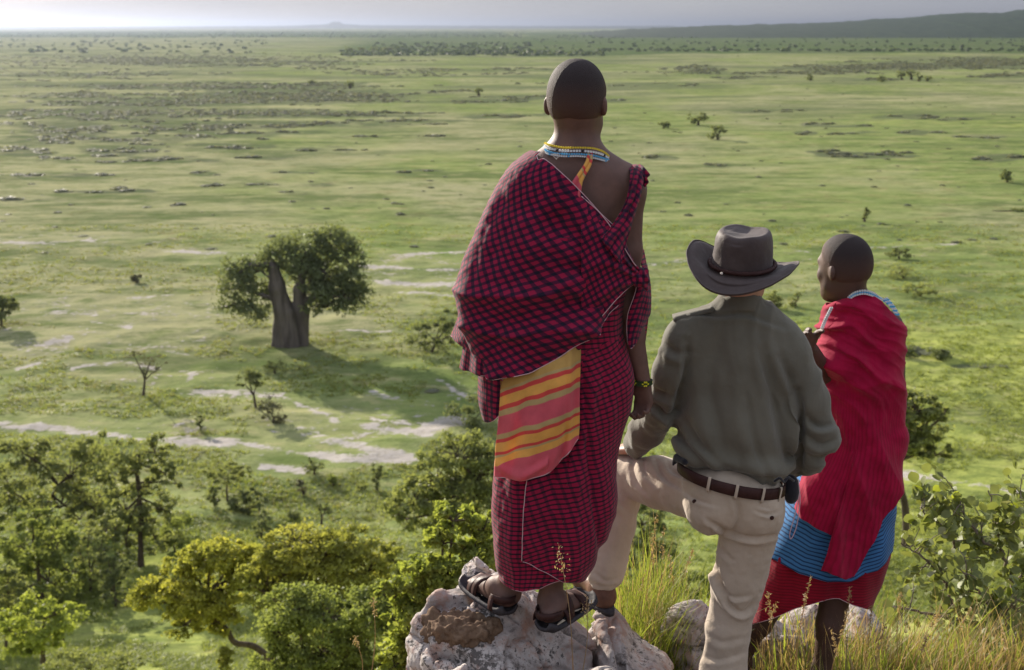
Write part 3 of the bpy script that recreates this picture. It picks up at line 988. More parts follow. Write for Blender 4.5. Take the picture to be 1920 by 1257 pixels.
# ---- trees of the near valley and slope
T = plant_tree
VAL = 'trees in the valley below the rock'
T('savanna_tree', 'broad dark tree with a leaning forked trunk at the left edge of the valley', 'tree', (60, 1000),
  [(60, 860, 60, 40), (130, 880, 62, 48), (20, 905, 48, 45), (170, 850, 45, 40), (110, 940, 65, 38), (180, 930, 40, 42), (40, 840, 45, 28), (150, 965, 40, 26), (30, 960, 50, 30), (100, 985, 50, 26), (195, 965, 34, 26)],
  .30, 9000, F_OLIVE, [(60, 1000), (62, 975), (90, 945), (110, 910)], .22, VAL, 1, clumps=60)
T('savanna_tree', 'tall open tree with a bare straight lower trunk beside the broad dark one', 'tree', (264, 1062),
  [(245, 850, 38, 32), (290, 840, 34, 26), (310, 880, 28, 26), (225, 880, 34, 32), (262, 905, 34, 30), (235, 950, 40, 34), (300, 945, 34, 32), (330, 900, 16, 22), (270, 985, 32, 22), (215, 985, 22, 30), (235, 1015, 30, 22), (295, 1015, 30, 20)],
  .28, 6200, F_OLIVE, [(264, 1062), (263, 1000), (262, 940), (256, 880), (262, 850)], .2, VAL, 2, clumps=56, sigma=.22)
T('savanna_tree', 'leafy green tree filling the left edge below the broad dark one', 'tree', (85, 1135),
  [(40, 1010, 52, 45), (100, 1020, 48, 45), (20, 1065, 45, 45), (90, 1075, 55, 45), (130, 1060, 32, 38), (60, 970, 40, 20), (20, 1110, 40, 26), (110, 1115, 40, 24), (60, 1125, 50, 22)],
  .27, 7600, F_GREEN, [(85, 1135), (75, 1100), (70, 1050)], .18, VAL, 3, clumps=46)
T('savanna_tree', 'small bright green tree in the bottom left corner', 'tree', (80, 1225),
  [(60, 1150, 45, 24), (105, 1145, 45, 22), (85, 1175, 64, 28), (20, 1180, 34, 30), (70, 1205, 50, 20), (120, 1195, 30, 18)], .2, 3600, F_BRIGHT, [(80, 1225), (80, 1190), (84, 1160)], .1, VAL, 4, clumps=26, base3=P(80, 1232, 49))
T('savanna_tree', 'grey green tree crown half cut by the bottom left edge', 'tree', (10, 1225),
  [(10, 1110, 45, 34), (-10, 1150, 40, 30), (40, 1125, 34, 24), (15, 1085, 30, 18)], .24, 3200, F_OLIVE, None, .12, VAL, 41, clumps=26)
T('shrub', 'low pale shrubs row rising from the bottom edge near the corner tree', 'shrub', (190, 1262), [(170, 1240, 60, 18), (240, 1238, 40, 14), (120, 1245, 40, 16)], .12, 1900, F_OLIVE, None, .05, None, 42, base3=P(190, 1275, 45))
T('sapling', 'small bushy sapling at the bottom edge between the bare branch and the corner tree', 'tree', (430, 1257), [(425, 1222, 12, 14), (420, 1245, 14, 14)], .10, 420, F_YGREEN, None, .03, None, 43, base3=P(438, 1275, 27))
T('savanna_tree', 'hazy olive tree with twisted limbs behind the narrow dark sapling', 'tree', (170, 1110), [(165, 1000, 36, 26), (200, 985, 26, 24), (150, 1030, 30, 26), (170, 1065, 34, 26), (150, 1090, 34, 20)], .22, 1900, F_OLIVE, None, .12, VAL, 44, clumps=20)
T('bush', 'round grey green bush behind the tall open tree', 'bush', (330, 1035), [(335, 1000, 42, 30), (305, 1010, 25, 25)], .22, 2800, F_GREEN, None, .08, None, 5, clumps=20)
T('sapling', 'narrow dark sapling between the left green tree and the tall open tree', 'tree', (218, 1140), [(190, 1030, 24, 26), (215, 1065, 28, 28), (210, 1100, 30, 24), (225, 1125, 26, 16)], .22, 1900, F_DARK, None, .1, None, 6)
T('acacia_tree', 'small flat topped acacia with grey branches in the clearing', 'tree', (427, 940), [(400, 885, 22, 12), (430, 878, 28, 12), (455, 888, 18, 12), (425, 895, 32, 9)],
  .2, 1500, F_OLIVE, [(427, 940), (425, 920), (427, 900)], .1, None, 7, clumps=24)
T('bush', 'upright dark bush left of the flat topped acacia', 'bush', (402, 950), [(401, 930, 12, 18)], .2, 500, F_DARK, None, .05, None, 8)
T('bush', 'wide dark bush right of the flat topped acacia', 'bush', (465, 965), [(450, 945, 22, 16), (480, 948, 22, 17), (470, 925, 20, 12)], .22, 1300, F_DARK, None, .06, None, 9)
T('shrub_tree', 'yellow leaved tree over a dark bare forked branch', 'tree', (480, 1215),
  [(400, 1040, 52, 32, 0), (350, 1065, 50, 36, 0), (440, 1070, 46, 38, .4), (465, 1030, 36, 26, .5), (480, 1065, 36, 30, .6), (500, 1090, 28, 30, .6), (290, 1110, 45, 32, 0), (360, 1125, 55, 38, -.3), (420, 1130, 45, 36, 0), (345, 1165, 40, 24, -.3), (400, 1165, 38, 22, 0), (260, 1125, 28, 18, 0)],
  .105, 15000, F_YELLOW, [(480, 1215), (478, 1213), (440, 1205, 0), (425, 1180), (395, 1150), (390, 1110)], .085, 'yellow leaved trees on the slope', 10, clumps=120,
  sigma=.19, base3=P(515, 1225, 28), shell=.2)
T('shrub_tree', 'large yellow green tree in the middle of the slope', 'tree', (600, 1215),
  [(560, 1020, 60, 30), (640, 1025, 70, 36), (600, 1050, 80, 40), (530, 1080, 60, 45), (690, 1060, 50, 40), (610, 1100, 75, 40), (720, 1100, 40, 35), (510, 1045, 45, 30), (500, 1100, 40, 40), (650, 1130, 60, 35), (735, 1040, 35, 30), (470, 1085, 30, 30)],
  .10, 19000, F_YGREEN, None, .12, 'yellow leaved trees on the slope', 11, base3=P(600, 1300, 27), clumps=130, shell=.3)
T('shrub_tree', 'dense green tree below the yellow green one at the bottom edge', 'tree', (600, 1250),
  [(560, 1140, 60, 45), (620, 1150, 75, 45), (690, 1140, 60, 45), (520, 1185, 50, 50), (505, 1235, 40, 40), (725, 1130, 45, 40), (760, 1220, 50, 50), (700, 1240, 60, 40), (600, 1215, 70, 45), (680, 1215, 55, 50), (740, 1180, 40, 50), (570, 1250, 60, 35), (650, 1265, 60, 35)],
  .085, 24000, F_GREEN, None, .11, None, 12, base3=P(610, 1380, 23), clumps=140, shell=.3)
T('savanna_tree', 'wide hazy green tree behind the leafy shrub left of the striped cloth', 'tree', (890, 1010),
  [(860, 850, 62, 36), (900, 880, 55, 48), (820, 890, 55, 42), (780, 930, 52, 42), (870, 930, 60, 44), (760, 965, 45, 26), (830, 970, 58, 30), (925, 930, 50, 60), (960, 860, 40, 40)],
  .2, 11000, F_OLIVE, [(890, 1010), (889, 960), (893, 900)], .2, VAL, 13, clumps=80, base3=P(890, 1040, 52))
T('leafy_shrub', 'bright green leafy shrub growing right beside the boulder', 'shrub', (850, 1257),
  [(850, 970, 40, 26), (905, 985, 40, 30), (830, 1010, 45, 30), (890, 1040, 55, 40), (800, 1060, 45, 40), (850, 1090, 55, 45), (780, 1120, 50, 45), (740, 1100, 30, 25), (840, 1150, 50, 50), (770, 1180, 50, 45), (800, 1230, 60, 40), (740, 1240, 45, 30), (920, 1060, 40, 60)],
  .055, 13000, F_BRIGHT, None, .05, None, 14, base3=[-.42 - .3, 9.5, 33.1], clumps=120, shell=.25, sigma=.2)
T('savanna_tree', 'dark round headed tree seen just right of the red robe', 'tree', (1692, 985),
  [(1720, 765, 45, 28, 0), (1735, 800, 40, 30, 0), (1715, 835, 36, 26, 0), (1755, 845, 26, 26, 0), (1690, 800, 40, 40, 0), (1770, 775, 24, 14, 0)],
  .2, 5200, F_OLIVE, [(1700, 1000), (1697, 950), (1686, 910), (1672, 870)], .16, None, 15, base3=P(1702, 1010, 45), clumps=46)
T('bush', 'dark bush behind the grass between the two pairs of legs', 'bush', (1215, 1090), [(1205, 975, 40, 30), (1225, 1010, 36, 40), (1190, 1050, 40, 40), (1240, 1050, 40, 40)], .15, 3800, F_DARK, None, .1, None, 16, base3=P(1215, 1120, 38), clumps=30)
T('bush', 'rounded green bush partly hidden behind the khaki trousers', 'bush', (1270, 1100), [(1260, 1090, 50, 30), (1215, 1110, 45, 25), (1310, 1100, 40, 26)], .12, 3200, F_GREEN, None, .08, None, 17, base3=P(1265, 1140, 30), clumps=26)

# ---- single trees and bushes on the plain (label, base px, lobes, leaves, material)
MID = [
    ('savanna_tree', 'dark tree cut by the left edge of the picture casting a shadow patch', (2, 612), [(5, 565, 24, 20), (-8, 585, 24, 20), (12, 560, 16, 12)], .4, 1500, F_DARK),
    ('sapling', 'thin pale tree with a feathery crown on a slender trunk', (268, 742), [(250, 662, 22, 8), (285, 668, 24, 10), (268, 690, 26, 16), (300, 685, 14, 10)], .16, 800, F_GREY),
    ('acacia_tree', 'small dark umbrella shaped tree in front of the baobab', (480, 765), [(465, 705, 22, 13), (485, 712, 18, 12), (460, 718, 16, 8)], .25, 900, F_DARK),
    ('bush', 'brown twiggy bush at the foot of the small umbrella shaped tree', (512, 792), [(505, 768, 24, 18), (522, 778, 18, 13)], .2, 900, F_GREY),
    ('bush', 'hazy bush just below the left side of the baobab', (515, 700), [(515, 686, 20, 12)], .25, 350, F_OLIVE),
    ('savanna_tree', 'rounded tree beside the left fold of the checked robe', (808, 660), [(790, 640, 28, 16), (825, 605, 26, 20), (850, 595, 22, 16), (835, 635, 26, 18), (800, 620, 22, 16), (868, 618, 18, 14)], .33, 2600, F_DARK),
    ('bush', 'dark low bush at the edge of the baobab shadow beside the robe', (890, 800), [(880, 775, 40, 24), (910, 760, 30, 24)], .3, 1700, F_DARK),
    ('shrub', 'lone dark shrub beside the sandy track', (376, 808), [(374, 790, 11, 13)], .2, 300, F_DARK),
    ('shrub', 'spiky dark shrub just below the sandy wash', (590, 890), [(590, 874, 20, 11), (584, 864, 8, 8)], .2, 420, F_DARK),
    ('shrub', 'short round shrub right of the spiky one', (626, 912), [(624, 899, 9, 9)], .2, 240, F_GREEN),
    ('sapling', 'slim upright bushy sapling on the pale slope', (707, 922), [(705, 885, 12, 14), (705, 902, 10, 12)], .2, 480, F_DARK),
    ('shrub', 'low flat shrub between the short round shrub and the slim sapling', (678, 920), [(676, 915, 11, 6)], .2, 180, F_OLIVE),
    ('sapling', 'tiny tree with a dark tuft on two thin stems', (602, 985), [(610, 955, 12, 9), (598, 950, 7, 6)], .18, 300, F_DARK),
    ('shrub', 'dark oval shrub uphill of its slightly smaller twin', (552, 975), [(552, 962, 12, 11)], .18, 330, F_DARK),
    ('shrub', 'slightly smaller brownish oval shrub just above the yellow green tree', (541, 1003), [(541, 993, 12, 9)], .18, 280, F_GREY),
    ('shrub', 'bushy dark shrub left of the oval shrubs', (490, 1010), [(495, 975, 16, 16), (488, 995, 18, 14)], .2, 620, F_DARK),
    ('shrub', 'faint grey shrub above the slim saplings on the slope', (570, 930), [(568, 918, 9, 10), (562, 906, 8, 7)], .18, 260, F_GREY),
    ('bush', 'round green bush above the olive shoulder', (1453, 578), [(1450, 562, 15, 14), (1460, 566, 10, 10)], .3, 600, F_OLIVE),
    ('bush', 'smaller bush in line with the round one above the olive shoulder', (1492, 574), [(1486, 566, 9, 9), (1497, 556, 7, 7)], .28, 300, F_OLIVE),
    ('bush', 'dark flat bush with a long shadow right of the bare head', (1686, 486), [(1685, 474, 20, 8)], .4, 500, F_DARK),
    ('shrub', 'pale green low shrub below the flat bush with the long shadow', (1695, 522), [(1690, 510, 28, 8)], .35, 420, F_OLIVE),
    ('shrub', 'long low shrub trailing to the right below the pale green one', (1725, 556), [(1715, 542, 28, 10), (1745, 549, 18, 6)], .35, 520, F_OLIVE),
    ('savanna_tree', 'small lone dark tree on a thin trunk above the bare head', (1621, 416), [(1624, 398, 8, 8), (1620, 405, 6, 6)], .4, 220, F_DARK),
    ('savanna_tree', 'broad dark tree leftmost of the close pair beyond the tall figure', (1309, 235), [(1302, 220, 12, 10), (1318, 220, 13, 10)], .8, 420, F_DARK),
    ('savanna_tree', 'slightly nearer dark tree of the close pair, right and below', (1346, 262), [(1340, 243, 13, 10), (1355, 242, 11, 8), (1340, 254, 10, 8)], .7, 420, F_DARK),
    ('bush', 'small dark bush left of the close pair of trees', (1244, 241), [(1244, 235, 11, 6)], .8, 220, F_DARK),
    ('savanna_tree', 'small dark tree on the plain left of the tall figure head', (898, 180), [(898, 171, 8, 7)], 1.0, 180, F_DARK),
    ('savanna_tree', 'tiny round tree on the far dark scrub patch', (656, 166), [(656, 158, 7, 6)], 1.0, 160, F_DARK),
    ('bush', 'tiny dark bush at the left end of the far scrub patch', (586, 158), [(586, 154, 8, 4)], 1.0, 140, F_DARK),
    ('bush', 'dark cone shaped bush near the right edge of the picture', (1888, 342), [(1888, 331, 12, 9), (1886, 325, 7, 6)], .6, 330, F_DARK),
    ('bush', 'brown scrubby bush on the open plain left of the baobab', (257, 530), [(256, 522, 11, 7)], .4, 160, F_GREY),
    ('bush', 'dark bush leftmost of the far cluster beneath the ridge', (1652, 154), [(1652, 149, 9, 5)], 1.2, 140, F_DARK),
    ('savanna_tree', 'far tree leading the dark cluster beneath the ridge', (1691, 150), [(1690, 140, 8, 7)], 1.2, 160, F_DARK),
    ('savanna_tree', 'far tree at the middle of the dark cluster beneath the ridge', (1709, 150), [(1708, 137, 9, 8)], 1.2, 170, F_DARK),
    ('savanna_tree', 'far tree in the right half of the dark cluster beneath the ridge', (1723, 153), [(1723, 143, 8, 8)], 1.2, 160, F_DARK),
    ('bush', 'far bush closing the right end of the dark cluster beneath the ridge', (1738, 153), [(1739, 147, 8, 5)], 1.2, 120, F_DARK),
    ('bush', 'far dark bush standing alone left of the cluster beneath the ridge', (1520, 151), [(1519, 145, 8, 6)], 1.2, 130, F_DARK),
    ('savanna_tree', 'leftmost dark tree of the far row in the hazy distance', (655, 96), [(655, 92, 9, 4)], 2.0, 120, F_DARK),
    ('savanna_tree', 'second dark tree from the left in the hazy far row', (676, 96), [(676, 92, 7, 4)], 2.0, 110, F_DARK),
    ('savanna_tree', 'widest dark tree at the middle of the hazy far row', (700, 96), [(700, 92, 9, 5)], 2.0, 120, F_DARK),
    ('savanna_tree', 'rightmost long dark tree of the hazy far row', (731, 96), [(731, 92, 11, 4)], 2.0, 130, F_DARK),
    ('bush', 'dark streak of bush on the right side grass below the lone tree', (1862, 396), [(1910, 396, 14, 5)], .5, 200, F_DARK),
    ('shrub', 'dark ragged shrub row beside the blue cloth side of the red robe', (1712, 745), [(1705, 742, 18, 12)], .3, 500, F_DARK),
    ('bush', 'small round bush on the bright grass right of the red robe', (1692, 668), [(1700, 660, 20, 8)], .35, 420, F_DARK),
    ('bush', 'flat dark bush in the green meadow right of the red robe', (1760, 672), [(1758, 664, 22, 9)], .35, 480, F_DARK),
]
for i, (nm, lb, base, lobes, lf, nl, fm) in enumerate(MID):
    g0 = G(*base)[0]
    T(nm, lb, nm.split('_')[-1] if nm != 'sapling' else 'tree', base, lobes, lf, nl, fm, None, .02 * g0[1] / 16 if nm in ('bush', 'shrub') else .012 * g0[1] / 9, None, 100 + i, clumps=14, sigma=.3, up=.2)
# ------------------------------------------------------------------ boulders
def rock_mat():
    m, nt, b = new_mat('pale_quartzite', .85, .25)
    pos = nt.nodes.new('ShaderNodeNewGeometry').outputs['Position']
    n1 = noi(nt, pos, 3.2, 6, .6); n2 = noi(nt, pos, 14, 6, .7); n3 = noi(nt, pos, 60, 4, .7)
    c = mixc(nt, rmap(nt, n1, .40, .60), (.29, .245, .225), (.54, .50, .475))
    c = mixc(nt, rmap(nt, n2, .50, .64, 0, .8), c, (.33, .19, .14))
    c = mixc(nt, rmap(nt, n2, .36, .46, .85, 0), c, (.12, .10, .09))
    c = mixc(nt, rmap(nt, mth(nt, 'ADD', n3, mth(nt, 'MULTIPLY', mth(nt, 'SUBTRACT', n1, .5), 1.0)), .58, .66, 0, .85), c, (.05, .045, .042))
    nt.links.new(c, b.inputs['Base Color'])
    h = mth(nt, 'ADD', mth(nt, 'MULTIPLY', n2, .7), mth(nt, 'MULTIPLY', n3, .3))
    bp = nd(nt, 'ShaderNodeBump', {'Height': h, 'Strength': .7, 'Distance': .02})
    nt.links.new(bp.outputs[0], b.inputs['Normal'])
    return m


M_ROCK = rock_mat()


def boulder(c, r, seed, planes=26, h=.02, rough=.03, squash=1.0, cuts=()):
    """angular rock: a ball cut by random planes, then weathered"""
    rng = np.random.default_rng(seed)
    c = np.asarray(c, float); r = np.asarray(r, float)
    n = rng.normal(size=(planes, 3)); n /= np.linalg.norm(n, axis=1)[:, None]
    off = rng.uniform(.66, .98, planes)

    def field(xs, ys, zs):
        X = ((xs - c[0]) / r[0])[:, None, None]; Y = ((ys - c[1]) / r[1])[None, :, None]; Z = ((zs - c[2]) / r[2])[None, None, :]
        d = np.sqrt(X * X + Y * Y + Z * Z) - 1.02
        for k in range(planes):
            e = n[k, 0] * X + n[k, 1] * Y + n[k, 2] * Z - off[k]
            hh = np.clip(.5 + .5 * (d - e) / .016, 0, 1)
            d = e * (1 - hh) + d * hh + .016 * hh * (1 - hh)
        for p0, nn in cuts:
            e = (xs[:, None, None] - p0[0]) * nn[0] + (ys[None, :, None] - p0[1]) * nn[1] + (zs[None, None, :] - p0[2]) * nn[2]
            d = np.maximum(d, e / r.min())
        return d
    V, F = surface_nets(c - r * 1.1 - h * 2, c + r * 1.1 + h * 2, h, field)
    V = relax_mesh(V, F, 1)
    N = mesh_normals(V, F)
    W = V + .03 * np.stack([vnoise3(V * 6, 71), vnoise3(V * 6, 72), vnoise3(V * 6, 73)], 1)
    a = rough * 1.1 * vnoise3(W * 6, seed) + rough * .6 * (.5 - np.abs(vnoise3(W * [9, 9, 6], seed + 1))) + rough * .14 * (.4 - np.abs(vnoise3(W * 33, seed + 2))) + rough * .06 * vnoise3(V * 80, seed + 3)
    q_ = np.floor(W @ np.array([9., 5., 13.]) + 1.5 * vnoise3(W * 5, seed + 7)) % 2
    a += rough * .35 * (q_ - .5)
    a -= rough * 1.8 * np.maximum(0, 1 - np.abs(vnoise3(V * 4.2, seed + 5)) * 8)
    a -= rough * .9 * np.maximum(0, 1 - np.abs(vnoise3(V * 9 + 3, seed + 15)) * 14)
    return V + N * a[:, None], F


def build_rocks():
    zt = CAM_Z - 1.915
    top = [((0, 3.8, zt), (0, 0, 1.0))]
    # the main outcrop: several slabs wedged together into one boulder
    root = thing('boulder', [.05, 3.85, 38.4], 'large pale quartz boulder that the tall figure stands on', 'boulder')
    slabs = [((-.04, 3.98, 38.72), (.36, .34, .46), 1, top), ((-.16, 3.60, 38.68), (.25, .20, .42), 2, [((-.1, 3.5, zt + .01), (-.25, -.15, 1.0))]),
             ((.07, 3.50, 38.56), (.20, .17, .44), 3, [((.07, 3.5, zt - .02), (0, -.25, .97))]), ((.27, 3.66, 38.60), (.17, .22, .40), 4, [((.3, 3.6, zt - .03), (.25, -.1, .95))]),
             ((.40, 4.02, 38.52), (.20, .34, .50), 5, [((.34, 4.1, zt - .165), (.15, .15, .97))]), ((-.10, 4.28, 38.70), (.16, .2, .45), 6, []), ((.36, 3.52, 38.45), (.13, .14, .32), 7, [])]
    for c, r, sd, cuts in slabs:
        V, F = boulder(c, r, sd, 30, .0080, .026, cuts=cuts)
        link('slab', np_mesh('slab', V, F), M_ROCK, root)
    # earth caught in the hollow
    rng = np.random.default_rng(3)
    S = SDF(); S.ell([-.19, 3.85, zt - .085], [.09, .07, .05], .05).ell([-.11, 3.82, zt - .075], [.07, .06, .045], .05).ell([-.25, 3.90, zt - .10], [.06, .05, .05], .05)
    V, F = S.build(.006, lambda V, N: V + N * (.016 * vnoise3(V * 30, 4) + .012 * vnoise3(V * 60, 5) + .008 * vnoise3(V * 110, 6))[:, None])
    m, nt, b = new_mat('brown_earth', .95, .1)
    pos = nt.nodes.new('ShaderNodeNewGeometry').outputs['Position']
    nt.links.new(mixc(nt, rmap(nt, noi(nt, pos, 40, 5, .7), .3, .7), (.09, .055, .035), (.22, .15, .10)), b.inputs['Base Color'])
    link('earth', np_mesh('earth', V, F), m, root)
    for (px, py, Dd, r, sd, lab) in ((1300, 1180, 4.45, (.14, .14, .2), 11, 'small weathered rock in the grass left of the khaki leg'),
                                     (1470, 1215, 4.75, (.20, .2, .26), 12, 'dark cleft rock behind the dark bare legs'),
                                     (1600, 1190, 4.9, (.16, .2, .22), 13, 'pale rock right of the dark bare legs'),
                                     (1530, 1175, 5.0, (.18, .15, .18), 14, 'white topped rock between the dark bare legs')):
        c = P(px, py, Dd); c[2] = float(H(c[0], c[1])) + r[2] * .35
        top_ = P(px, py - 38, Dd)[2]
        c[2] = top_ - r[2] * .8
        V, F = boulder(c, r, sd, 26, .011, .014)
        o = link('rock', np_mesh('rock', V, F), M_ROCK)
        tag(o, lab, 'rock')


build_rocks()
# ------------------------------------------------------------------ people
def skin_mat(name, c, rough=.6):
    m, nt, b = new_mat(name, rough, .4)
    geo = nt.nodes.new('ShaderNodeNewGeometry')
    n = noi(nt, geo.outputs['Position'], 22, 4)
    n2 = noi(nt, geo.outputs['Position'], 400, 2)
    nt.links.new(mixc(nt, rmap(nt, n, .3, .7), tuple(x * .82 for x in c), tuple(x * 1.15 for x in c)), b.inputs['Base Color'])
    b.inputs['Subsurface Weight'].default_value = .08
    b.inputs['Subsurface Radius'].default_value = (.012, .005, .003)
    b.inputs['Subsurface Scale'].default_value = .5
    bp = nd(nt, 'ShaderNodeBump', {'Height': n2, 'Strength': .25, 'Distance': .002})
    nt.links.new(bp.outputs[0], b.inputs['Normal'])
    return m


def cloth_mat(name, c1, c2, wf=900, rough=.85, sheen=.3, wear=6, trans=0.0):
    """plain woven cloth, a little uneven, with a weave relief"""
    m, nt, b = new_mat(name, rough, .15)
    geo = nt.nodes.new('ShaderNodeNewGeometry')
    n = noi(nt, geo.outputs['Position'], wear, 6, .65)
    c = mixc(nt, rmap(nt, n, .3, .7), c1, c2)
    nt.links.new(c, b.inputs['Base Color'])
    b.inputs['Sheen Weight'].default_value = sheen
    b.inputs['Sheen Roughness'].default_value = .5
    w = noi(nt, geo.outputs['Position'], wf, 2)
    n3 = noi(nt, geo.outputs['Position'], 28, 5, .6)
    bp = nd(nt, 'ShaderNodeBump', {'Height': w, 'Strength': .35, 'Distance': .001})
    bp2 = nd(nt, 'ShaderNodeBump', {'Height': n3, 'Strength': .30, 'Distance': .012, 'Normal': bp.outputs[0]})
    nt.links.new(bp2.outputs[0], b.inputs['Normal'])
    return m


def uv_cloth(name, build, rough=.8, trans=.16, sheen=.15):
    """cloth whose pattern is woven along its UV (metres); build(nt, u, v) -> colour socket"""
    m = bpy.data.materials.new(name); m.use_nodes = True
    nt = m.node_tree; nt.nodes.clear()
    uv = nt.nodes.new('ShaderNodeUVMap'); uv.uv_map = 'UVMap'
    sx = nd(nt, 'ShaderNodeSeparateXYZ', {0: uv.outputs[0]})
    wob = noi(nt, uv.outputs[0], 9, 3)
    wob2 = noi(nt, uv.outputs[0], 7.3, 3, .5)
    u = mth(nt, 'ADD', sx.outputs[0], mth(nt, 'MULTIPLY', mth(nt, 'SUBTRACT', wob, .5), .02))
    v = mth(nt, 'ADD', sx.outputs[1], mth(nt, 'MULTIPLY', mth(nt, 'SUBTRACT', wob2, .5), .02))
    c = build(nt, u, v)
    fad = noi(nt, uv.outputs[0], 14, 5, .6)
    c = mixc(nt, rmap(nt, fad, .35, .75, 0, .22), c, (.5, .35, .4), 'SCREEN') if False else mixc(nt, rmap(nt, fad, .3, .7, .75, 1), (0, 0, 0), c)
    geo = nt.nodes.new('ShaderNodeNewGeometry')
    w = noi(nt, geo.outputs['Position'], 800, 2)
    w2 = noi(nt, geo.outputs['Position'], 34, 4)
    bp = nd(nt, 'ShaderNodeBump', {'Height': w, 'Strength': .4, 'Distance': .001})
    bp2 = nd(nt, 'ShaderNodeBump', {'Height': w2, 'Strength': .3, 'Distance': .008, 'Normal': bp.outputs[0]})
    p = nd(nt, 'ShaderNodeBsdfPrincipled', {'Base Color': c, 'Roughness': rough, 'Specular IOR Level': .12, 'Sheen Weight': sheen, 'Normal': bp2.outputs[0]})
    t = nd(nt, 'ShaderNodeBsdfTranslucent', {'Color': c})
    mx = nd(nt, 'ShaderNodeMixShader', {0: trans, 1: p.outputs[0], 2: t.outputs[0]})
    o = nt.nodes.new('ShaderNodeOutputMaterial'); nt.links.new(mx.outputs[0], o.inputs[0])
    return m


def band(nt, x, period, duty, soft=.06, phase=0.0):
    f = mth(nt, 'FRACT', mth(nt, 'ADD', mth(nt, 'DIVIDE', x, period), phase + 50))
    a = rmap(nt, f, duty - soft, duty + soft, 1, 0)
    b = rmap(nt, f, 0, soft, 0, 1)
    return mth(nt, 'MULTIPLY', a, b)


def check_red(pu, pv):
    def f(nt, u, v):
        a = band(nt, u, pu, .46); b = band(nt, v, pv, .46)
        s = mth(nt, 'MULTIPLY', mth(nt, 'ADD', a, b), .5)
        return ramp(nt, s, [(0, (.36, .014, .060)), (.5, (.090, .011, .042)), (1, (.018, .012, .030))])
    return f


def stripes(stops, period):
    def f(nt, u, v):
        fr = mth(nt, 'DIVIDE', v, period, clamp=True)
        r = ramp(nt, fr, stops)
        return r
    return f


M_SKIN_DARK = skin_mat('skin_dark', (.13, .070, .054))
M_SKIN_DARK2 = skin_mat('skin_deep', (.085, .046, .035))
M_SKIN_FAIR = skin_mat('skin_fair', (.46, .25, .18), .5)
def hair_mat():
    m, nt, b = new_mat('cropped_hair', .7, .25)
    geo = nt.nodes.new('ShaderNodeNewGeometry')
    fd = nd(nt, 'ShaderNodeAttribute', attribute_name='fade').outputs['Fac']
    n = noi(nt, geo.outputs['Position'], 420, 3)
    f = mth(nt, 'ADD', fd, mth(nt, 'MULTIPLY', mth(nt, 'SUBTRACT', n, .5), .5))
    nt.links.new(mixc(nt, rmap(nt, f, .2, .9), (.030, .021, .021), (.090, .049, .038)), b.inputs['Base Color'])
    bp = nd(nt, 'ShaderNodeBump', {'Height': n, 'Strength': .9, 'Distance': .004})
    nt.links.new(bp.outputs[0], b.inputs['Normal'])
    return m


M_HAIR = hair_mat()
M_GREYHAIR = cloth_mat('grey_hair', (.20, .18, .17), (.38, .35, .33), 900, .6, .1)
M_CHECK = uv_cloth('red_black_check', check_red(.0195, .0195))
def check_bands(nt, u, v):
    a = band(nt, u, .0195, .40); b = band(nt, v, .0158, .36)
    s = mth(nt, 'ADD', mth(nt, 'MULTIPLY', a, .34), mth(nt, 'MULTIPLY', b, .72), clamp=True)
    return ramp(nt, s, [(0, (.38, .013, .060)), (.34, (.19, .012, .046)), (.72, (.050, .012, .030)), (1, (.020, .012, .026))])


M_CHECK_S = uv_cloth('red_black_check_skirt', check_bands)
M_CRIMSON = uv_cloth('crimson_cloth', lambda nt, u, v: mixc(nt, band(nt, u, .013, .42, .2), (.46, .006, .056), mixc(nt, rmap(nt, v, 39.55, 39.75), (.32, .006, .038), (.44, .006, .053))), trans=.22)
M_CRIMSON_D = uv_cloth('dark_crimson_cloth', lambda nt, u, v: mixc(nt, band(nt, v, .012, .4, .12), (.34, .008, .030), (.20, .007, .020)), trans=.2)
M_BLUE = uv_cloth('blue_striped_cloth', lambda nt, u, v: mixc(nt, band(nt, v, .0155, .36, .08), (.065, .23, .52), (.018, .05, .14)), trans=.18)
O_, R_, S_, K_ = (.92, .50, .12), (.75, .09, .08), (.60, .45, .20), (.74, .13, .17)
M_SASH = uv_cloth('orange_striped_cloth', stripes([(0, K_), (.05, K_), (.055, O_), (.12, O_), (.125, S_), (.14, S_), (.145, R_), (.17, R_), (.175, O_), (.26, O_), (.265, R_), (.295, R_), (.30, S_), (.34, S_), (.35, K_), (.51, K_),
                                                   (.52, S_), (.565, S_), (.57, R_), (.605, R_), (.61, O_), (.69, O_), (.695, R_), (.73, R_), (.735, S_), (.755, S_), (.76, (.66, .42, .13)), (1, (.72, .44, .14))], .34), trans=.25)
M_TRIM = cloth_mat('pale_trim', (.50, .30, .34), (.60, .42, .44), 500)
M_OLIVE = cloth_mat('olive_shirt_cloth', (.118, .112, .088), (.152, .145, .114), 1100, .9, .25, 5)
M_KHAKI = cloth_mat('khaki_trouser_cloth', (.42, .345, .265), (.52, .43, .335), 1100, .9, .25, 7)
M_HAT = cloth_mat('oiled_hat', (.050, .037, .035), (.086, .066, .062), 300, .62, .1, 9)
M_LEATHER = cloth_mat('brown_leather', (.032, .014, .013), (.06, .028, .024), 200, .5, 0, 20)
M_SHOE = cloth_mat('brown_shoe_leather', (.10, .05, .035), (.17, .09, .06), 200, .5, 0, 20)
M_RUBBER = cloth_mat('tyre_rubber', (.03, .028, .032), (.06, .056, .062), 250, .7, 0, 20)
M_BLACK = cloth_mat('black_cloth', (.012, .012, .016), (.022, .022, .028), 900)
M_EYE = new_mat('eye_white', .3, .5)[0]; M_EYE.node_tree.nodes['Principled BSDF'].inputs['Base Color'].default_value = (.7, .68, .62, 1)


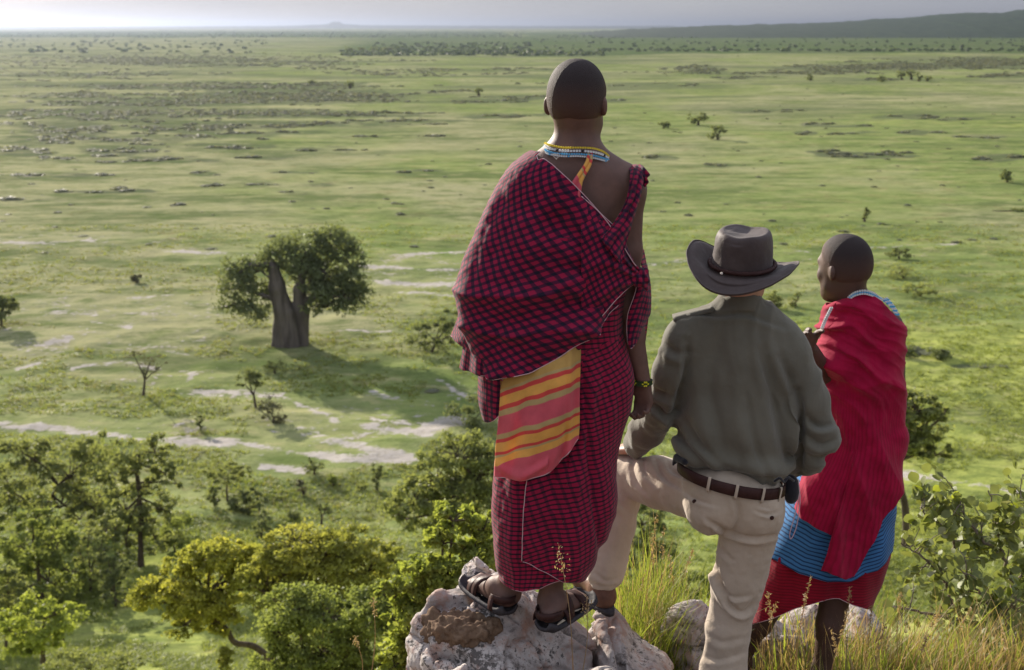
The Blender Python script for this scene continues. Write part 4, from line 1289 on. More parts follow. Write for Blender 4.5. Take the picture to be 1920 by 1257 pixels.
def flat_mat(name, c, rough=.4):
    m, nt, b = new_mat(name, rough, .4); b.inputs['Base Color'].default_value = (*c, 1); return m


B_WHITE = flat_mat('white_beads', (.75, .78, .8)); B_BLUE = flat_mat('blue_beads', (.12, .45, .75)); B_YEL = flat_mat('yellow_beads', (.75, .6, .05))
B_METAL = flat_mat('pale_metal', (.6, .55, .5), .35)


def mpp(px, py, D):
    return abs(P(px + 1, py, D)[0] - P(px, py, D)[0])


def part(name, V, F, mat, root, uv=None, solid=None, sub=False):
    o = link(name, np_mesh(name, V, F, uv), mat, root)
    if solid:
        md = o.modifiers.new('thickness', 'SOLIDIFY'); md.thickness = solid; md.offset = -1
    return o


def head(S, c, yaw, sx=1.0, tilt=0.0):
    """adds a head with a face to the body; c = centre of the cranium"""
    Rm = Matrix.Rotation(-yaw, 3, 'Z') @ Matrix.Rotation(tilt, 3, 'X')
    R = np.array(Rm)
    L = lambda x, y, z: c + R @ np.array([x, y, z]) * sx       # x right, y forward, z up
    S.ell(c, np.array([.080, .098, .100]) * sx, .01, R)
    S.ell(L(0, -.012, .022), np.array([.075, .083, .077]) * sx, .01, R)
    S.ell(L(0, .03, -.06), np.array([.060, .068, .075]) * sx, .03, R)
    S.cap(L(-.045, .03, -.085), L(0, .072, -.118), .022 * sx, .024 * sx, .03).cap(L(.045, .03, -.085), L(0, .072, -.118), .022 * sx, .024 * sx, .03)
    S.cap(L(0, .088, -.02), L(0, .108, -.052), .010 * sx, .015 * sx, .012)
    S.cap(L(-.013, .098, -.056), L(.013, .098, -.056), .010 * sx, .010 * sx, .008)
    S.cap(L(-.035, .082, .004), L(.035, .082, .004), .014 * sx, .014 * sx, .015)
    S.cap(L(-.020, .090, -.080), L(.020, .090, -.080), .009 * sx, .009 * sx, .006).cap(L(-.016, .088, -.092), L(.016, .088, -.092), .010 * sx, .010 * sx, .006)
    for s in (-1, 1):
        S.ell(L(.042 * s, .068, -.045), np.array([.022, .018, .022]) * sx, .02, R)
        Re = np.array(Rm @ Matrix.Rotation(s * .45, 3, 'Z'))
        S.ell(L(.082 * s, -.006, -.028), np.array([.009, .018, .030]) * sx, .006, Re)
    return L


def eyes(root, L, sx=1.0):
    for s in (-1, 1):
        V, F = ball(L(.031 * s, .079, -.018), .0125 * sx)
        part('eye', V, F, M_EYE, root)


def ball(c, r, n=8, m=6):
    a = np.arange(n) / n * 2 * np.pi
    ph = np.linspace(0, np.pi, m + 1)[1:-1]
    V = np.array([[math.cos(t) * math.sin(p), math.sin(t) * math.sin(p), math.cos(p)] for p in ph for t in a] + [[0, 0, 1], [0, 0, -1]])
    g = grid_faces(m - 1, n, True); g = np.vstack([g[:, [0, 1, 2]], g[:, [0, 2, 3]]])
    T0 = (m - 1) * n
    F = np.vstack([g, [[T0, (k), (k + 1) % n] for k in range(n)], [[T0 + 1, (m - 2) * n + (k + 1) % n, (m - 2) * n + k] for k in range(n)]])
    return V * np.asarray(r) + c, F[:, ::-1]


def hair_cap(root, L, c, yaw, sx, z_cut, mat, tilt=0.0, front=.062):
    """close cropped hair: a thin shell over the scalp"""
    R = np.array(Matrix.Rotation(-yaw, 3, 'Z') @ Matrix.Rotation(tilt, 3, 'X'))
    th = np.linspace(0, 2 * np.pi, 72, endpoint=False)
    rows = []
    for k in range(30):
        f = k / 29
        ring = []
        for t in th:
            fw = math.sin(t)
            zc = z_cut + (front - z_cut) * max(0, fw) ** .6 if fw > 0 else z_cut - .012 * abs(math.cos(t)) + .0
            zc = zc + (.02 * math.exp(-((abs(math.cos(t)) - 1) / .02) ** 2) if abs(fw) < .25 else 0)
            p1 = math.acos(max(-1, min(1, zc / .1035)))
            p_ = f * p1
            fluff = 1 + .006 * (1 if k < 28 else 0)
            ring.append(np.array([.0845 * math.cos(t) * math.sin(p_) ** .9, .1025 * math.sin(t) * math.sin(p_) ** .9, .1035 * math.cos(p_)]) * (1.0 - .035 * max(0, (k - 24) / 5) ** 2))
        rows.append(ring)
    V = np.array(rows).reshape(-1, 3) * sx
    V = V @ R.T + c
    fade = np.repeat(np.clip((np.arange(30) / 29 - .40) / .58, 0, 1), 72)
    link('hair', np_mesh('hair', V, grid_faces(30, 72, True), attrs={'fade': fade}), mat, root)


def hand(S, w, d, s, n, curl=(.5, .7, .5), sc=1.0, spread=.0, thumb=.7):
    """palm, four unequal bent fingers and a thumb; w wrist, d along the fingers, s towards the thumb, n out of the palm"""
    w, d, s, n = [np.asarray(q, float) for q in (w, d, s, n)]
    d /= np.linalg.norm(d); s = s - d * s.dot(d); s /= np.linalg.norm(s); n0 = np.cross(d, s); n = n0 if n0.dot(n) > 0 else -n0
    offs = [.027, .009, -.009, -.026]; ln = [.92, 1.0, .93, .74]; base = [.083, .087, .083, .075]
    for o, l, b in zip(offs, ln, base):
        k = w + d * b * sc + s * o * sc
        S.cap(w + s * o * .55 * sc + d * .01, k, .015 * sc, .0125 * sc, .012)
        a = 0; p = k
        dd = d + s * o * spread * 10
        dd /= np.linalg.norm(dd)
        for L_, c_, r0, r1 in ((.043, curl[0], .0100, .0090), (.027, curl[1], .0088, .0080), (.021, curl[2], .0078, .0064)):
            a += c_
            q = p + (dd * math.cos(a) + n * math.sin(a)) * L_ * l * sc
            S.cap(p, q, r0 * sc, r1 * sc, .003); p = q
    t0 = w + s * .022 * sc + d * .018 * sc
    t1 = t0 + (d * .6 + s * .65 + n * .35) * .042 * sc
    t2 = t1 + (d * .85 + s * .15 + n * .5) * .033 * sc * thumb * 1.4
    t3 = t2 + (d * .9 - s * .1 + n * .6) * .024 * sc
    S.cap(t0, t1, .017 * sc, .0125 * sc, .012).cap(t1, t2, .0120 * sc, .0105 * sc, .004).cap(t2, t3, .0100 * sc, .0078 * sc, .003)


def foot(S, ankle, heel, dirv, sc=1.0, zs=0.0):
    """foot on the ground: heel and direction; toes separate"""
    f = np.array([dirv[0], dirv[1], 0.0]); f /= np.linalg.norm(f)
    r = np.array([f[1], -f[0], 0.0]); up = np.array([0, 0, 1.0])
    h = np.asarray(heel, float)
    S.ell(h + up * .032 + f * .012, [.033, .036, .032], .02)
    S.cap(ankle, h + f * .055 + up * .055, .036, .034, .03)
    S.cap(h + f * .05 + up * .045, h + f * .165 * sc + up * .022, .032, .022, .03)
    S.cap(h + f * .04 + up * .024 - r * .008, h + f * .17 * sc + up * .016 - r * .025, .024, .018, .02)
    S.cap(h + f * .04 + up * .024 + r * .008, h + f * .17 * sc + up * .016 + r * .025, .024, .018, .02)
    return h, f, r


# ------------------------------------------------------------------ draped garments on a body shell
class Shell:
    """outline of a clothed body: rows (py, left px, right px, depth radius, depth shift) seen from the camera"""
    def __init__(self, D, rows):
        self.D = D
        z, cx, rx, ry, cy = [], [], [], [], []
        for py, l, r, dr, dy in rows:
            a, b = P(l, py, D + dy), P(r, py, D + dy)
            z.append(a[2]); cx.append((a[0] + b[0]) / 2); rx.append((b[0] - a[0]) / 2); ry.append(dr); cy.append(D + dy)
        z = np.array(z); i = np.argsort(z)
        self.z = z[i]
        zz = np.linspace(self.z[0], self.z[-1], 400)
        self.zz = zz
        T = np.stack([np.array(q)[i] for q in (cx, rx, ry, cy)], 1)
        Q = np.stack([np.interp(zz, self.z, T[:, k]) for k in range(4)], 1)
        ker = np.hanning(23); ker /= ker.sum()
        Qp = np.pad(Q, ((11, 11), (0, 0)), mode='edge')
        for k in range(4):
            e0, e1 = Q[0, k], Q[-1, k]
            Qp[:11, k] = 2 * e0 - Q[11:0:-1, k]; Qp[-11:, k] = 2 * e1 - Q[-2:-13:-1, k]
            Q[:, k] = np.convolve(Qp[:, k], ker, 'valid')
        self.Q = Q

    def pt(self, a, z, off=0.0, n=2.35):
        cx, rx, ry, cy = [np.interp(z, self.zz, self.Q[:, k]) for k in range(4)]
        ca, sa = np.cos(a), np.sin(a)
        x = cx + (rx + off) * np.sign(ca) * np.abs(ca) ** (2 / n)
        y = cy - (ry + off) * np.sign(sa) * np.abs(sa) ** (2 / n)
        return np.stack([x, y, z + 0 * x], -1)

    def hem(self, curve, a):
        """height of the hem at each angle round the body; curve = [(px, py)...] on the near side"""
        c = np.array(curve, float)
        z = np.full(a.shape, P(c[0, 0], c[:, 1].mean(), self.D)[2])
        aa = np.clip(a, 0, np.pi)
        for _ in range(25):
            z = np.clip(z, self.zz[0], self.zz[-1])
            q = self.pt(aa, z)
            px, py = proj(q)
            want = np.interp(px, c[:, 0], c[:, 1])
            z = z + (py - want) * .00165 * .8
        # far side: from one end to the other
        zr, zl = z[np.argmin(np.abs(aa - 0))], z[np.argmin(np.abs(aa - np.pi))]
        far = np.where(a > np.pi, (a - np.pi) / np.pi, np.where(a < 0, 1 + a / np.pi, 0))
        return np.where((a > np.pi) | (a < 0), zl + (zr - zl) * (far * far * (3 - 2 * far)), z)


def garment(name, root, shell, a0, a1, top, bot, mat, off=0.0, folds=None, na=220, nz=200, uvrot=0.0, solid=.003, uvw=.17, vhem=False, trim=None, flare=None):
    a = np.linspace(a0, a1, na)
    zt = shell.hem(top, a) if isinstance(top, list) else np.full(na, P(960, top, shell.D)[2])
    zb = shell.hem(bot, a) if isinstance(bot, list) else np.full(na, P(960, bot, shell.D)[2])
    zt = np.maximum(zt, zb + .002)
    t = np.linspace(0, 1, nz)[:, None]
    Z = zt[None] * (1 - t) + zb[None] * t
    A = np.broadcast_to(a[None], Z.shape)
    O = np.zeros(Z.shape) + off
    V0 = shell.pt(A, Z, off)
    px, py = proj(V0)
    if folds is not None:
        near = smooth(-.25, .25, np.sin(A))
        O = O + folds(px, py, A, Z, t)
    V = shell.pt(A, Z, O)
    if flare is not None:
        V = flare(V, A, Z, t)
    u = A * uvw; v = (Z - zb[None]) if vhem else Z
    c, s = math.cos(uvrot), math.sin(uvrot)
    UV = np.stack([u * c - v * s, u * s + v * c], -1).reshape(-1, 2)
    o = part(name, V.reshape(-1, 3), grid_faces(nz, na)[:, ::-1], mat, root, UV, solid)
    if trim:
        if 'b' in trim: trim_line(root, V[-1], M_TRIM)
        if 't' in trim: trim_line(root, V[0], M_TRIM)
        if 'l' in trim: trim_line(root, V[:, -1], M_TRIM)
        if 'r' in trim: trim_line(root, V[:, 0], M_TRIM)
    return V


def trim_line(root, pts, mat, r=.0014):
    pts = pts + (np.array([0, 0, CAM_Z]) - pts) / np.linalg.norm(np.array([0, 0, CAM_Z]) - pts, axis=1)[:, None] * .003
    V, F, U = tube(pts[::2], r, 5)
    part('hem_trim', V, F, mat, root)


def sheet(name, root, ctrl, mat, folds=None, nu=90, nv=90, uvrot=0.0, solid=.003, uo=0.0, vo=0.0, trim=None, bulge=0.0, uvs=1.0, uvshell=None):
    """hanging piece of cloth from a grid of control points (px, py, distance)"""
    C = np.array([[P(*q) for q in row] for row in ctrl])
    G1 = crom(C, nu)
    V = crom(G1.transpose(1, 0, 2), nv).transpose(1, 0, 2)
    du = np.concatenate([np.zeros((1, nv)), np.cumsum(np.linalg.norm(np.diff(V, axis=0), axis=2), 0)])
    dv = np.concatenate([np.zeros((nu, 1)), np.cumsum(np.linalg.norm(np.diff(V, axis=1), axis=2), 1)], 1)
    dv = dv - dv[:, nv // 2][:, None]
    U, W = dv * uvs + uo, -du * uvs + vo
    c, s = math.cos(uvrot), math.sin(uvrot)
    UV = np.stack([U * c - W * s, U * s + W * c], -1)
    if uvshell is not None:      # weave carried on from the cloth that this piece continues
        cx, rx = [np.interp(V[:, 0, 2], uvshell.zz, uvshell.Q[:, k]) for k in (0, 1)]
        a0 = np.arccos(np.clip((V[:, 0, 0] - cx) / (rx + .012), -1, 1) ** 1 if False else np.sign(V[:, 0, 0] - cx) * np.clip(np.abs((V[:, 0, 0] - cx) / (rx + .012)), 0, 1) ** (2.35 / 2))
        U = a0[:, None] * .17 - (V[..., 0] - V[:, :1, 0]) * 1.05
        W = V[..., 2]
        UV = np.stack([U * c - W * s, U * s + W * c], -1)
    t, q = np.meshgrid(np.linspace(0, 1, nu), np.linspace(0, 1, nv), indexing='ij')
    d = np.zeros(t.shape)
    if folds is not None: d = d + folds(t, q)
    d = d + bulge * np.sin(q * np.pi)
    V = V.copy(); V[..., 1] -= d
    part(name, V.reshape(-1, 3), grid_faces(nu, nv), mat, root, UV.reshape(-1, 2), solid)
    if trim:
        if 'b' in trim: trim_line(root, V[-1], M_TRIM)
        if 't' in trim: trim_line(root, V[0], M_TRIM)
        if 'l' in trim: trim_line(root, V[:, 0], M_TRIM)
        if 'r' in trim: trim_line(root, V[:, -1], M_TRIM)
    return V


def creases(V, N, lines, base=0.0):
    """push folds into cloth along lines read off the photograph: (points, width px, depth m)"""
    px, py = proj(V)
    view = V - np.array([0, 0, CAM_Z])
    facing = smooth(-.05, -.35, (N * view).sum(1) / np.linalg.norm(view, axis=1))
    d = np.zeros(len(V))
    for pts, w, dep in lines:
        P2 = crom(np.array(pts, float), 6 * len(pts))
        best = np.full(len(V), 1e9); side = np.zeros(len(V)); tt_ = np.zeros(len(V))
        for i in range(len(P2) - 1):
            (x0, y0), (x1, y1) = P2[i], P2[i + 1]
            L = (x1 - x0) ** 2 + (y1 - y0) ** 2 + 1e-9
            t = np.clip(((px - x0) * (x1 - x0) + (py - y0) * (y1 - y0)) / L, 0, 1)
            ex, ey = px - x0 - t * (x1 - x0), py - y0 - t * (y1 - y0)
            dd = np.sqrt(ex * ex + ey * ey)
            cr = (x1 - x0) * ey - (y1 - y0) * ex
            m = dd < best
            best = np.where(m, dd, best); side = np.where(m, np.sign(cr), side); tt_ = np.where(m, (i + t) / (len(P2) - 1), tt_)
        tap = np.sin(np.clip(tt_, 0.03, .97) * np.pi) ** .5
        sd = best * side
        d += tap * dep * (-np.exp(-(sd / w) ** 2) + .7 * np.exp(-((sd - 1.7 * w) / (1.3 * w)) ** 2))
    return V + N * (d * facing)[:, None]


def beads(name, root, pts, r, mat):
    acc = Acc()
    for p in pts:
        V, F = ball(p, r, 6, 4); acc.add(V, F)
    link(name, acc.mesh(name), mat, root)['kind'] = 'stuff'


def arc_pts(ctrl, step, D=None):
    C = crom(np.array([P(*q) for q in ctrl]), 300)
    L = np.concatenate([[0], np.cumsum(np.linalg.norm(np.diff(C, axis=0), axis=1))])
    s = np.arange(0, L[-1], step)
    return np.stack([np.interp(s, L, C[:, k]) for k in range(3)], 1)


def sandal(root, h, f, r, L=.285, wd=.060, flip=1):
    """sole cut from a tyre: it keeps the tyre's curve, turned up at both ends and at the sides, with treads and broad straps"""
    up = np.array([0, 0, 1.0])
    nu, nv = 30, 11
    V, Vb = [], []
    for i in range(nu):
        t = i / (nu - 1)
        w = wd * (.62 + .38 * math.sin(min(t * 1.25, 1) * math.pi * .62)) * math.sqrt(max(.02, 1 - smooth(.82, 1.03, t) ** 2 * .95)) * (.7 + .3 * smooth(0, .12, t))
        for j in range(nv):
            q = -1 + 2 * j / (nv - 1)
            z = .024 * abs(q) ** 3.2 * (1 - .6 * smooth(.75, 1, t)) + .030 * smooth(.74, 1, t) ** 1.3 + .015 * (1 - smooth(0, .12, t)) - .012
            p = h + f * (t * L - .03) + r * q * w + up * z
            V.append(p); Vb.append(p - up * .013 + r * q * .006)
    V = np.array(V); Vb = np.array(Vb)
    g = grid_faces(nu, nv)
    n = len(V)
    side = []
    ed = [i * nv for i in range(nu)] + [(nu - 1) * nv + j for j in range(1, nv)] + [i * nv + nv - 1 for i in range(nu - 2, -1, -1)] + list(range(nv - 2, 0, -1))
    for a, b in zip(ed, ed[1:] + ed[:1]): side.append([a, b, b + n, a + n])
    F = np.vstack([g, g[:, ::-1] + n, side])
    part('sandal_sole', np.vstack([V, Vb]), F, M_RUBBER, root)
    ac = Acc()
    for i in range(2, nu - 1):
        for s_ in (0, nv - 1):
            p = V[i * nv + s_]
            v, ff = ball(p - up * .008, (.003, .003, .007), 5, 3); ac.add(v, ff)
    link('tread', ac.mesh('tread'), M_RUBBER, root)['kind'] = 'stuff'
    for (t, ht, wdt, lean) in ((.22, .060, .026, .02), (.45, .075, .03, -.03), (.66, .052, .034, .0)):
        rows = []
        for q in np.linspace(0, math.pi, 17):
            c = h + f * (t * L - .03 + lean * math.cos(q)) + r * math.cos(q) * (wd * .93) + up * (math.sin(q) ** .7 * ht + .002)
            rows.append([c - f * wdt / 2, c + f * wdt / 2])
        Vs = np.array(rows).reshape(-1, 3)
        part('sandal_strap', Vs, grid_faces(17, 2), M_LEATHER, root, None, .004)
    back = []
    for q in np.linspace(-1.35, 1.35, 17):
        c = h + f * (.035 - .072 * math.cos(q)) + r * math.sin(q) * .045 + up * .045
        back.append([c - up * .012, c + up * .012])
    part('sandal_strap', np.array(back).reshape(-1, 3), grid_faces(17, 2), M_LEATHER, root, None, .004)


# ================= first person: tall figure in the checked robe
def cusp(x, p=1.4):
    return (1 - np.abs(np.sin(x))) ** p


def person_checked():
    D = 3.78
    root = thing('person', [P(1000, 1140, D)[0], D, CAM_Z - 1.90], 'tall person in a red and black checked robe standing on the boulder', 'person')
    S = SDF()
    q = lambda x, y, d=0: P(x, y, D + d)
    yaw = .30
    c = q(1081, 180)
    L = head(S, c, yaw, 1.06)
    S.cap(c + [0, -.012, -.085], q(1078, 292, -.0), .058, .064, .03)
    S.cap(q(1078, 288), q(1160, 335), .056, .055, .05).cap(q(1078, 288), q(985, 340), .056, .055, .05)
    S.ell(q(1068, 395), [.178, .105, .19], .05)
    S.ell(q(1110, 370, -.055), [.075, .035, .10], .05).ell(q(1020, 370, -.055), [.075, .035, .10], .05)
    S.ell(q(1058, 530), [.145, .10, .19], .05).ell(q(1055, 650), [.155, .115, .12], .05)
    # right arm and hand, left arm bent under the cloth
    S.ell(q(1178, 357), [.052, .056, .062], .04)
    S.cap(q(1177, 360), q(1177, 470, .0), .050, .043, .03).cap(q(1177, 470), q(1178, 570, -.01), .043, .034, .02)
    S.cap(q(1178, 570, -.01), q(1186, 625, -.01), .036, .036, .02).cap(q(1186, 625, -.01), q(1206, 714, -.02), .036, .0235, .02)
    hand(S, q(1207, 716, -.02), np.array([.03, .05, -1]), np.array([-.8, .6, 0]), np.array([-.6, -.8, 0]), (.5, 1.1, .9), .9, 0, .45)
    S.cap(q(968, 385), q(935, 520, .03), .045, .040, .03).cap(q(935, 520, .03), q(930, 600, .16), .040, .034, .02)
    hand(S, q(925, 603, .17), np.array([.2, .8, -.3]), np.array([.9, 0, .2]), np.array([0, 0, -1.]), (.4, .6, .4))
    # legs
    S.chain([q(1005, 670), q(985, 850, .02), q(962, 1010, .03), q(955, 1112, .05)], [.085, .060, .05, .034], .02)
    S.chain([q(1090, 670), q(1070, 850), q(1045, 1010, -.03), q(1030, 1128, -.03)], [.085, .060, .05, .034], .02)
    zt = CAM_Z - 1.895
    hl = np.array([q(948, 1146, .04)[0], D + .03, zt]); hr = np.array([q(1026, 1165, -.08)[0], D - .09, zt])
    sand = []
    for ank, h, dv in ((q(955, 1112, .05), hl, (-.50, .87)), (q(1030, 1128, -.03), hr, (.55, .83))):
        h, f, r = foot(S, ank, h, dv)
        for k, (o, l) in enumerate(((-.030, .062), (-.013, .060), (.002, .055), (.016, .048), (.028, .040))):
            sg = 1 if dv[0] > 0 else -1
            b = h + f * .165 + r * o * sg + np.array([0, 0, .014])
            S.cap(b, b + f * l, .0115 if k else .014, .0095 if k else .0125, .006)
        sand.append((h, f, r))
    V, F = S.build(.0062, relax=2)
    part('body', V, F, M_SKIN_DARK, root)
    eyes(root, L, 1.06)
    hair_cap(root, L, c, yaw, 1.06, -.058, M_HAIR)
    for h, f, r in sand: sandal(root, h - np.array([0, 0, .006]), f, r)
    # body shell
    sh = Shell(D, [(266, 1040, 1120, .07, 0), (284, 1012, 1140, .082, 0), (300, 985, 1165, .10, 0), (322, 955, 1176, .12, 0), (350, 936, 1182, .135, 0),
                   (400, 913, 1176, .145, 0), (470, 894, 1172, .15, 0), (520, 882, 1168, .152, 0), (560, 877, 1164, .152, 0), (610, 885, 1164, .152, 0), (660, 900, 1172, .152, 0),
                   (700, 915, 1182, .155, 0), (760, 925, 1176, .155, 0), (820, 927, 1162, .155, 0), (880, 924, 1152, .155, 0), (940, 923, 1142, .152, 0),
                   (994, 927, 1125, .148, 0), (1048, 934, 1098, .14, 0), (1090, 944, 1066, .12, 0), (1125, 955, 1050, .10, 0)])

    def f_skirt(px, py, A, Z, t):
        k = smooth(640, 760, py)
        k0 = .016 * (cusp(px / 34 + .5 * np.sin(py / 120) + py / 400) - .35) * k
        v = k0 + .004 * np.sin(px / 11 + 1.5 * np.sin(py / 90)) * k * (.4 + .6 * smooth(1100, 900, py))
        v += .010 * np.sin(px / 26 + py / 130 + 1) * k
        v += .006 * vnoise(px / 22, py / 60, 4) + .012 * vnoise(px / 60, py / 140, 8) + .002 * vnoise(px / 9, py / 14, 14)
        v += -.010 * np.exp(-((px - 1096 - (py - 700) * .06) / 7) ** 2) * k
        return v
    garment('skirt', root, sh, 0, 2 * np.pi, 430, [(900, 1078), (941, 1086), (958, 1100), (980, 1108), (1015, 1106), (1051, 1088), (1080, 1076), (1120, 1070)], M_CHECK_S, .0, f_skirt, 300, 260, .02, trim='b')

    def f_flap(px, py, A, Z, t):
        return f_skirt(px, py, A, Z, t) + .010 * np.exp(-((px - 975) / 14) ** 2) * smooth(800, 900, py) - .012 + .016 * smooth(0, .3, t)
    # overlapping front edge of the wrap
    garment('wrap_flap', root, sh, -.5, 1.93, [(950, 880), (1075, 830), (1090, 600), (1200, 560)], [(955, 1000), (966, 1018), (983, 1045), (1010, 1066), (1051, 1088), (1075, 1084), (1120, 1074)], M_CHECK_S, .007, f_flap, 200, 160, .28, trim='bl')

    # orange striped cloth hanging over the hip
    def f_sash(t, q):
        return (.010 * np.sin(q * 11 + 2 * t) + .006 * np.sin(q * 23 + 5 * t + 1)) * (.3 + .7 * t) + .005 * vnoise(q * 9, t * 7, 3) + .016 * np.exp(-((q - .86) / .05) ** 2) + \
            .013 * np.exp(-((t - .86 - .1 * np.sin(q * 5)) / .04) ** 2) * (q < .6)
    sheet('sash', root, [[(925, 630, 3.72), (975, 620, 3.665), (1035, 610, 3.66), (1092, 600, 3.66)],
                         [(938, 712, 3.67), (985, 706, 3.615), (1040, 692, 3.60), (1089, 680, 3.61)],
                         [(936, 780, 3.66), (985, 782, 3.595), (1040, 775, 3.58), (1087, 745, 3.60)],
                         [(930, 840, 3.67), (980, 845, 3.60), (1040, 835, 3.585), (1086, 790, 3.61)],
                         [(928, 892, 3.67), (972, 899, 3.60), (1035, 880, 3.59), (1085, 822, 3.61)]], M_SASH, f_sash, 130, 110, -.16, vo=.408, trim='b', bulge=.004)
    # upper cloth thrown over the left shoulder and tied at the right side
    K = (1204, 520)

    def f_up(px, py, A, Z, t):
        dx, dy = px - K[0], py - K[1]
        r = np.sqrt(dx * dx + dy * dy); ph = np.arctan2(dy, -dx)
        near = np.exp(-r / 130)
        v = .014 * np.sin(ph * 13 + .6 * np.sin(r / 40)) * smooth(8, 60, r) * np.exp(-r / 190)
        v += .012 * np.sin(ph * 5.0 + 1.0 + .3 * np.sin(r / 70)) * smooth(60, 200, r) * smooth(250, 420, py)
        # drooping swags across the back, stronger low down
        sag = np.sqrt((px - 1010) ** 2 * .55 + (py - 300) ** 2)
        v += .020 * (cusp(sag / 26 + .9 * vnoise(px / 60, py / 60, 2)) - .3) * smooth(430, 600, py)
        v += .016 * (cusp(r / 60 + ph * 4 + vnoise(px / 90, py / 90, 31), 1.2) - .35) * smooth(60, 150, r) * smooth(1000, 1100, px) * smooth(330, 420, py)
        v += .011 * vnoise(px / 55, py / 90, 12) + .0045 * vnoise(px / 20, py / 30, 6) + .002 * vnoise(px / 8, py / 12, 7)
        v += .010 * np.exp(-((px - 905) / 30) ** 2) * smooth(380, 520, py)
        return v + .006 + .022 * smooth(.55, 1, t) * smooth(.1, .8, np.sin(A))
    garment('robe', root, sh, -.35, 2 * np.pi - .5, [(900, 300), (985, 290), (1000, 283), (1022, 284), (1045, 312), (1090, 362), (1150, 432), (1185, 490), (1208, 512), (1230, 505)],
            [(860, 560), (879, 600), (900, 650), (925, 690), (945, 706), (1000, 695), (1050, 665), (1088, 634), (1140, 585), (1180, 545), (1206, 522), (1230, 520)],
            M_CHECK, .012, f_up, 320, 300, .52, trim='tb')
    # gathered ends falling at the left hip
    pl = lambda n, amp: (lambda t, q: amp * np.sin(q * n + 1.2 * t) * (.3 + .7 * t) + .004 * vnoise(q * 6, t * 5, 5))
    sheet('cloth_end', root, [[(872, 548, 3.84), (882, 552, 3.76), (893, 556, 3.70)], [(863, 585, 3.86), (882, 590, 3.75), (900, 600, 3.68)],
                              [(848, 626, 3.88), (868, 640, 3.75), (905, 655, 3.67)], [(846, 628, 3.88), (872, 655, 3.74), (915, 680, 3.66)]], M_CHECK, pl(7, .012), 60, 60, .5, trim='lb')
    sheet('cloth_end', root, [[(882, 585, 3.76), (895, 595, 3.70), (915, 615, 3.65)], [(873, 630, 3.77), (893, 640, 3.68), (925, 655, 3.63)],
                              [(864, 684, 3.79), (892, 695, 3.68), (930, 703, 3.63)], [(864, 688, 3.79), (895, 701, 3.68), (944, 712, 3.63)]], M_CHECK, pl(12, .014), 70, 70, .12, trim='lb')
    sheet('cloth_end', root, [[(896, 680, 3.75), (910, 685, 3.69), (935, 690, 3.66)], [(898, 715, 3.76), (914, 718, 3.68), (938, 715, 3.66)],
                              [(898, 750, 3.76), (914, 758, 3.68), (938, 748, 3.67)], [(907, 785, 3.76), (918, 794, 3.69), (938, 775, 3.68)]], M_CHECK, pl(8, .012), 60, 60, .05, trim='lb')
    # strap of cloth over the right shoulder
    sheet('shoulder_strap', root, [[(1172, 326, 3.88), (1184, 322, 3.87), (1198, 322, 3.87)], [(1176, 313, 3.79), (1188, 310, 3.78), (1202, 312, 3.79)],
                                   [(1182, 328, 3.715), (1194, 325, 3.705), (1207, 328, 3.715)], [(1176, 368, 3.675), (1188, 367, 3.665), (1201, 368, 3.675)],
                                   [(1160, 402, 3.65), (1174, 406, 3.642), (1188, 414, 3.652)], [(1140, 432, 3.622), (1156, 442, 3.612), (1174, 458, 3.63)],
                                   [(1126, 448, 3.60), (1144, 470, 3.595), (1164, 496, 3.605)]],
          M_CHECK, lambda t, q: .006 * np.sin(q * 16 + 3 * t) + .003 * vnoise(q * 8, t * 8, 2), 90, 40, .3)
    sheet('robe_tie', root, [[(1090, 368, 3.632), (1125, 400, 3.632), (1155, 440, 3.632), (1186, 490, 3.65), (1206, 514, 3.668)],
                             [(1090, 440, 3.605), (1125, 455, 3.608), (1155, 480, 3.615), (1184, 505, 3.64), (1206, 518, 3.664)],
                             [(1090, 540, 3.605), (1125, 530, 3.608), (1155, 520, 3.618), (1184, 520, 3.64), (1206, 522, 3.664)],
                             [(1090, 630, 3.625), (1125, 598, 3.628), (1152, 566, 3.632), (1182, 538, 3.65), (1206, 526, 3.668)]], M_CHECK,
          lambda t, q_: .011 * (cusp(t * 11 + .8 * np.sin(q_ * 4), 1.2) - .35) * np.clip(q_ * 3, 0, 1) + .003 * vnoise(q_ * 7, t * 9, 3), 110, 90, .52, trim='tb', uvshell=sh)
    # knot and the end hanging behind the arm
    N = SDF()
    kq = lambda x, y, d=0: P(x, y, 3.66 + d)
    N.ell(kq(1198, 522), [.026, .026, .022], .02).ell(kq(1207, 514, .0), [.016, .018, .022], .015).cap(kq(1190, 520), kq(1160, 512), .014, .005, .02).cap(kq(1205, 530), kq(1212, 540), .014, .008, .02)
    V, F = N.build(.004, lambda V, N_: V + N_ * (.003 * np.sin(V[:, 0] * 260 + V[:, 2] * 180))[:, None])
    part('knot', V, F, M_CHECK, root, V[:, [0, 2]])
    N = SDF()
    N.ell(P(1206, 326, 3.73), [.017, .02, .016], .015).cap(P(1206, 330, 3.72), P(1211, 346, 3.72), .012, .007, .015).cap(P(1204, 322, 3.74), P(1197, 314, 3.76), .012, .009, .015)
    V, F = N.build(.004, lambda V, N_: V + N_ * (.003 * np.sin(V[:, 0] * 300 + V[:, 2] * 260))[:, None])
    part('knot', V, F, M_CHECK, root, V[:, [0, 2]])
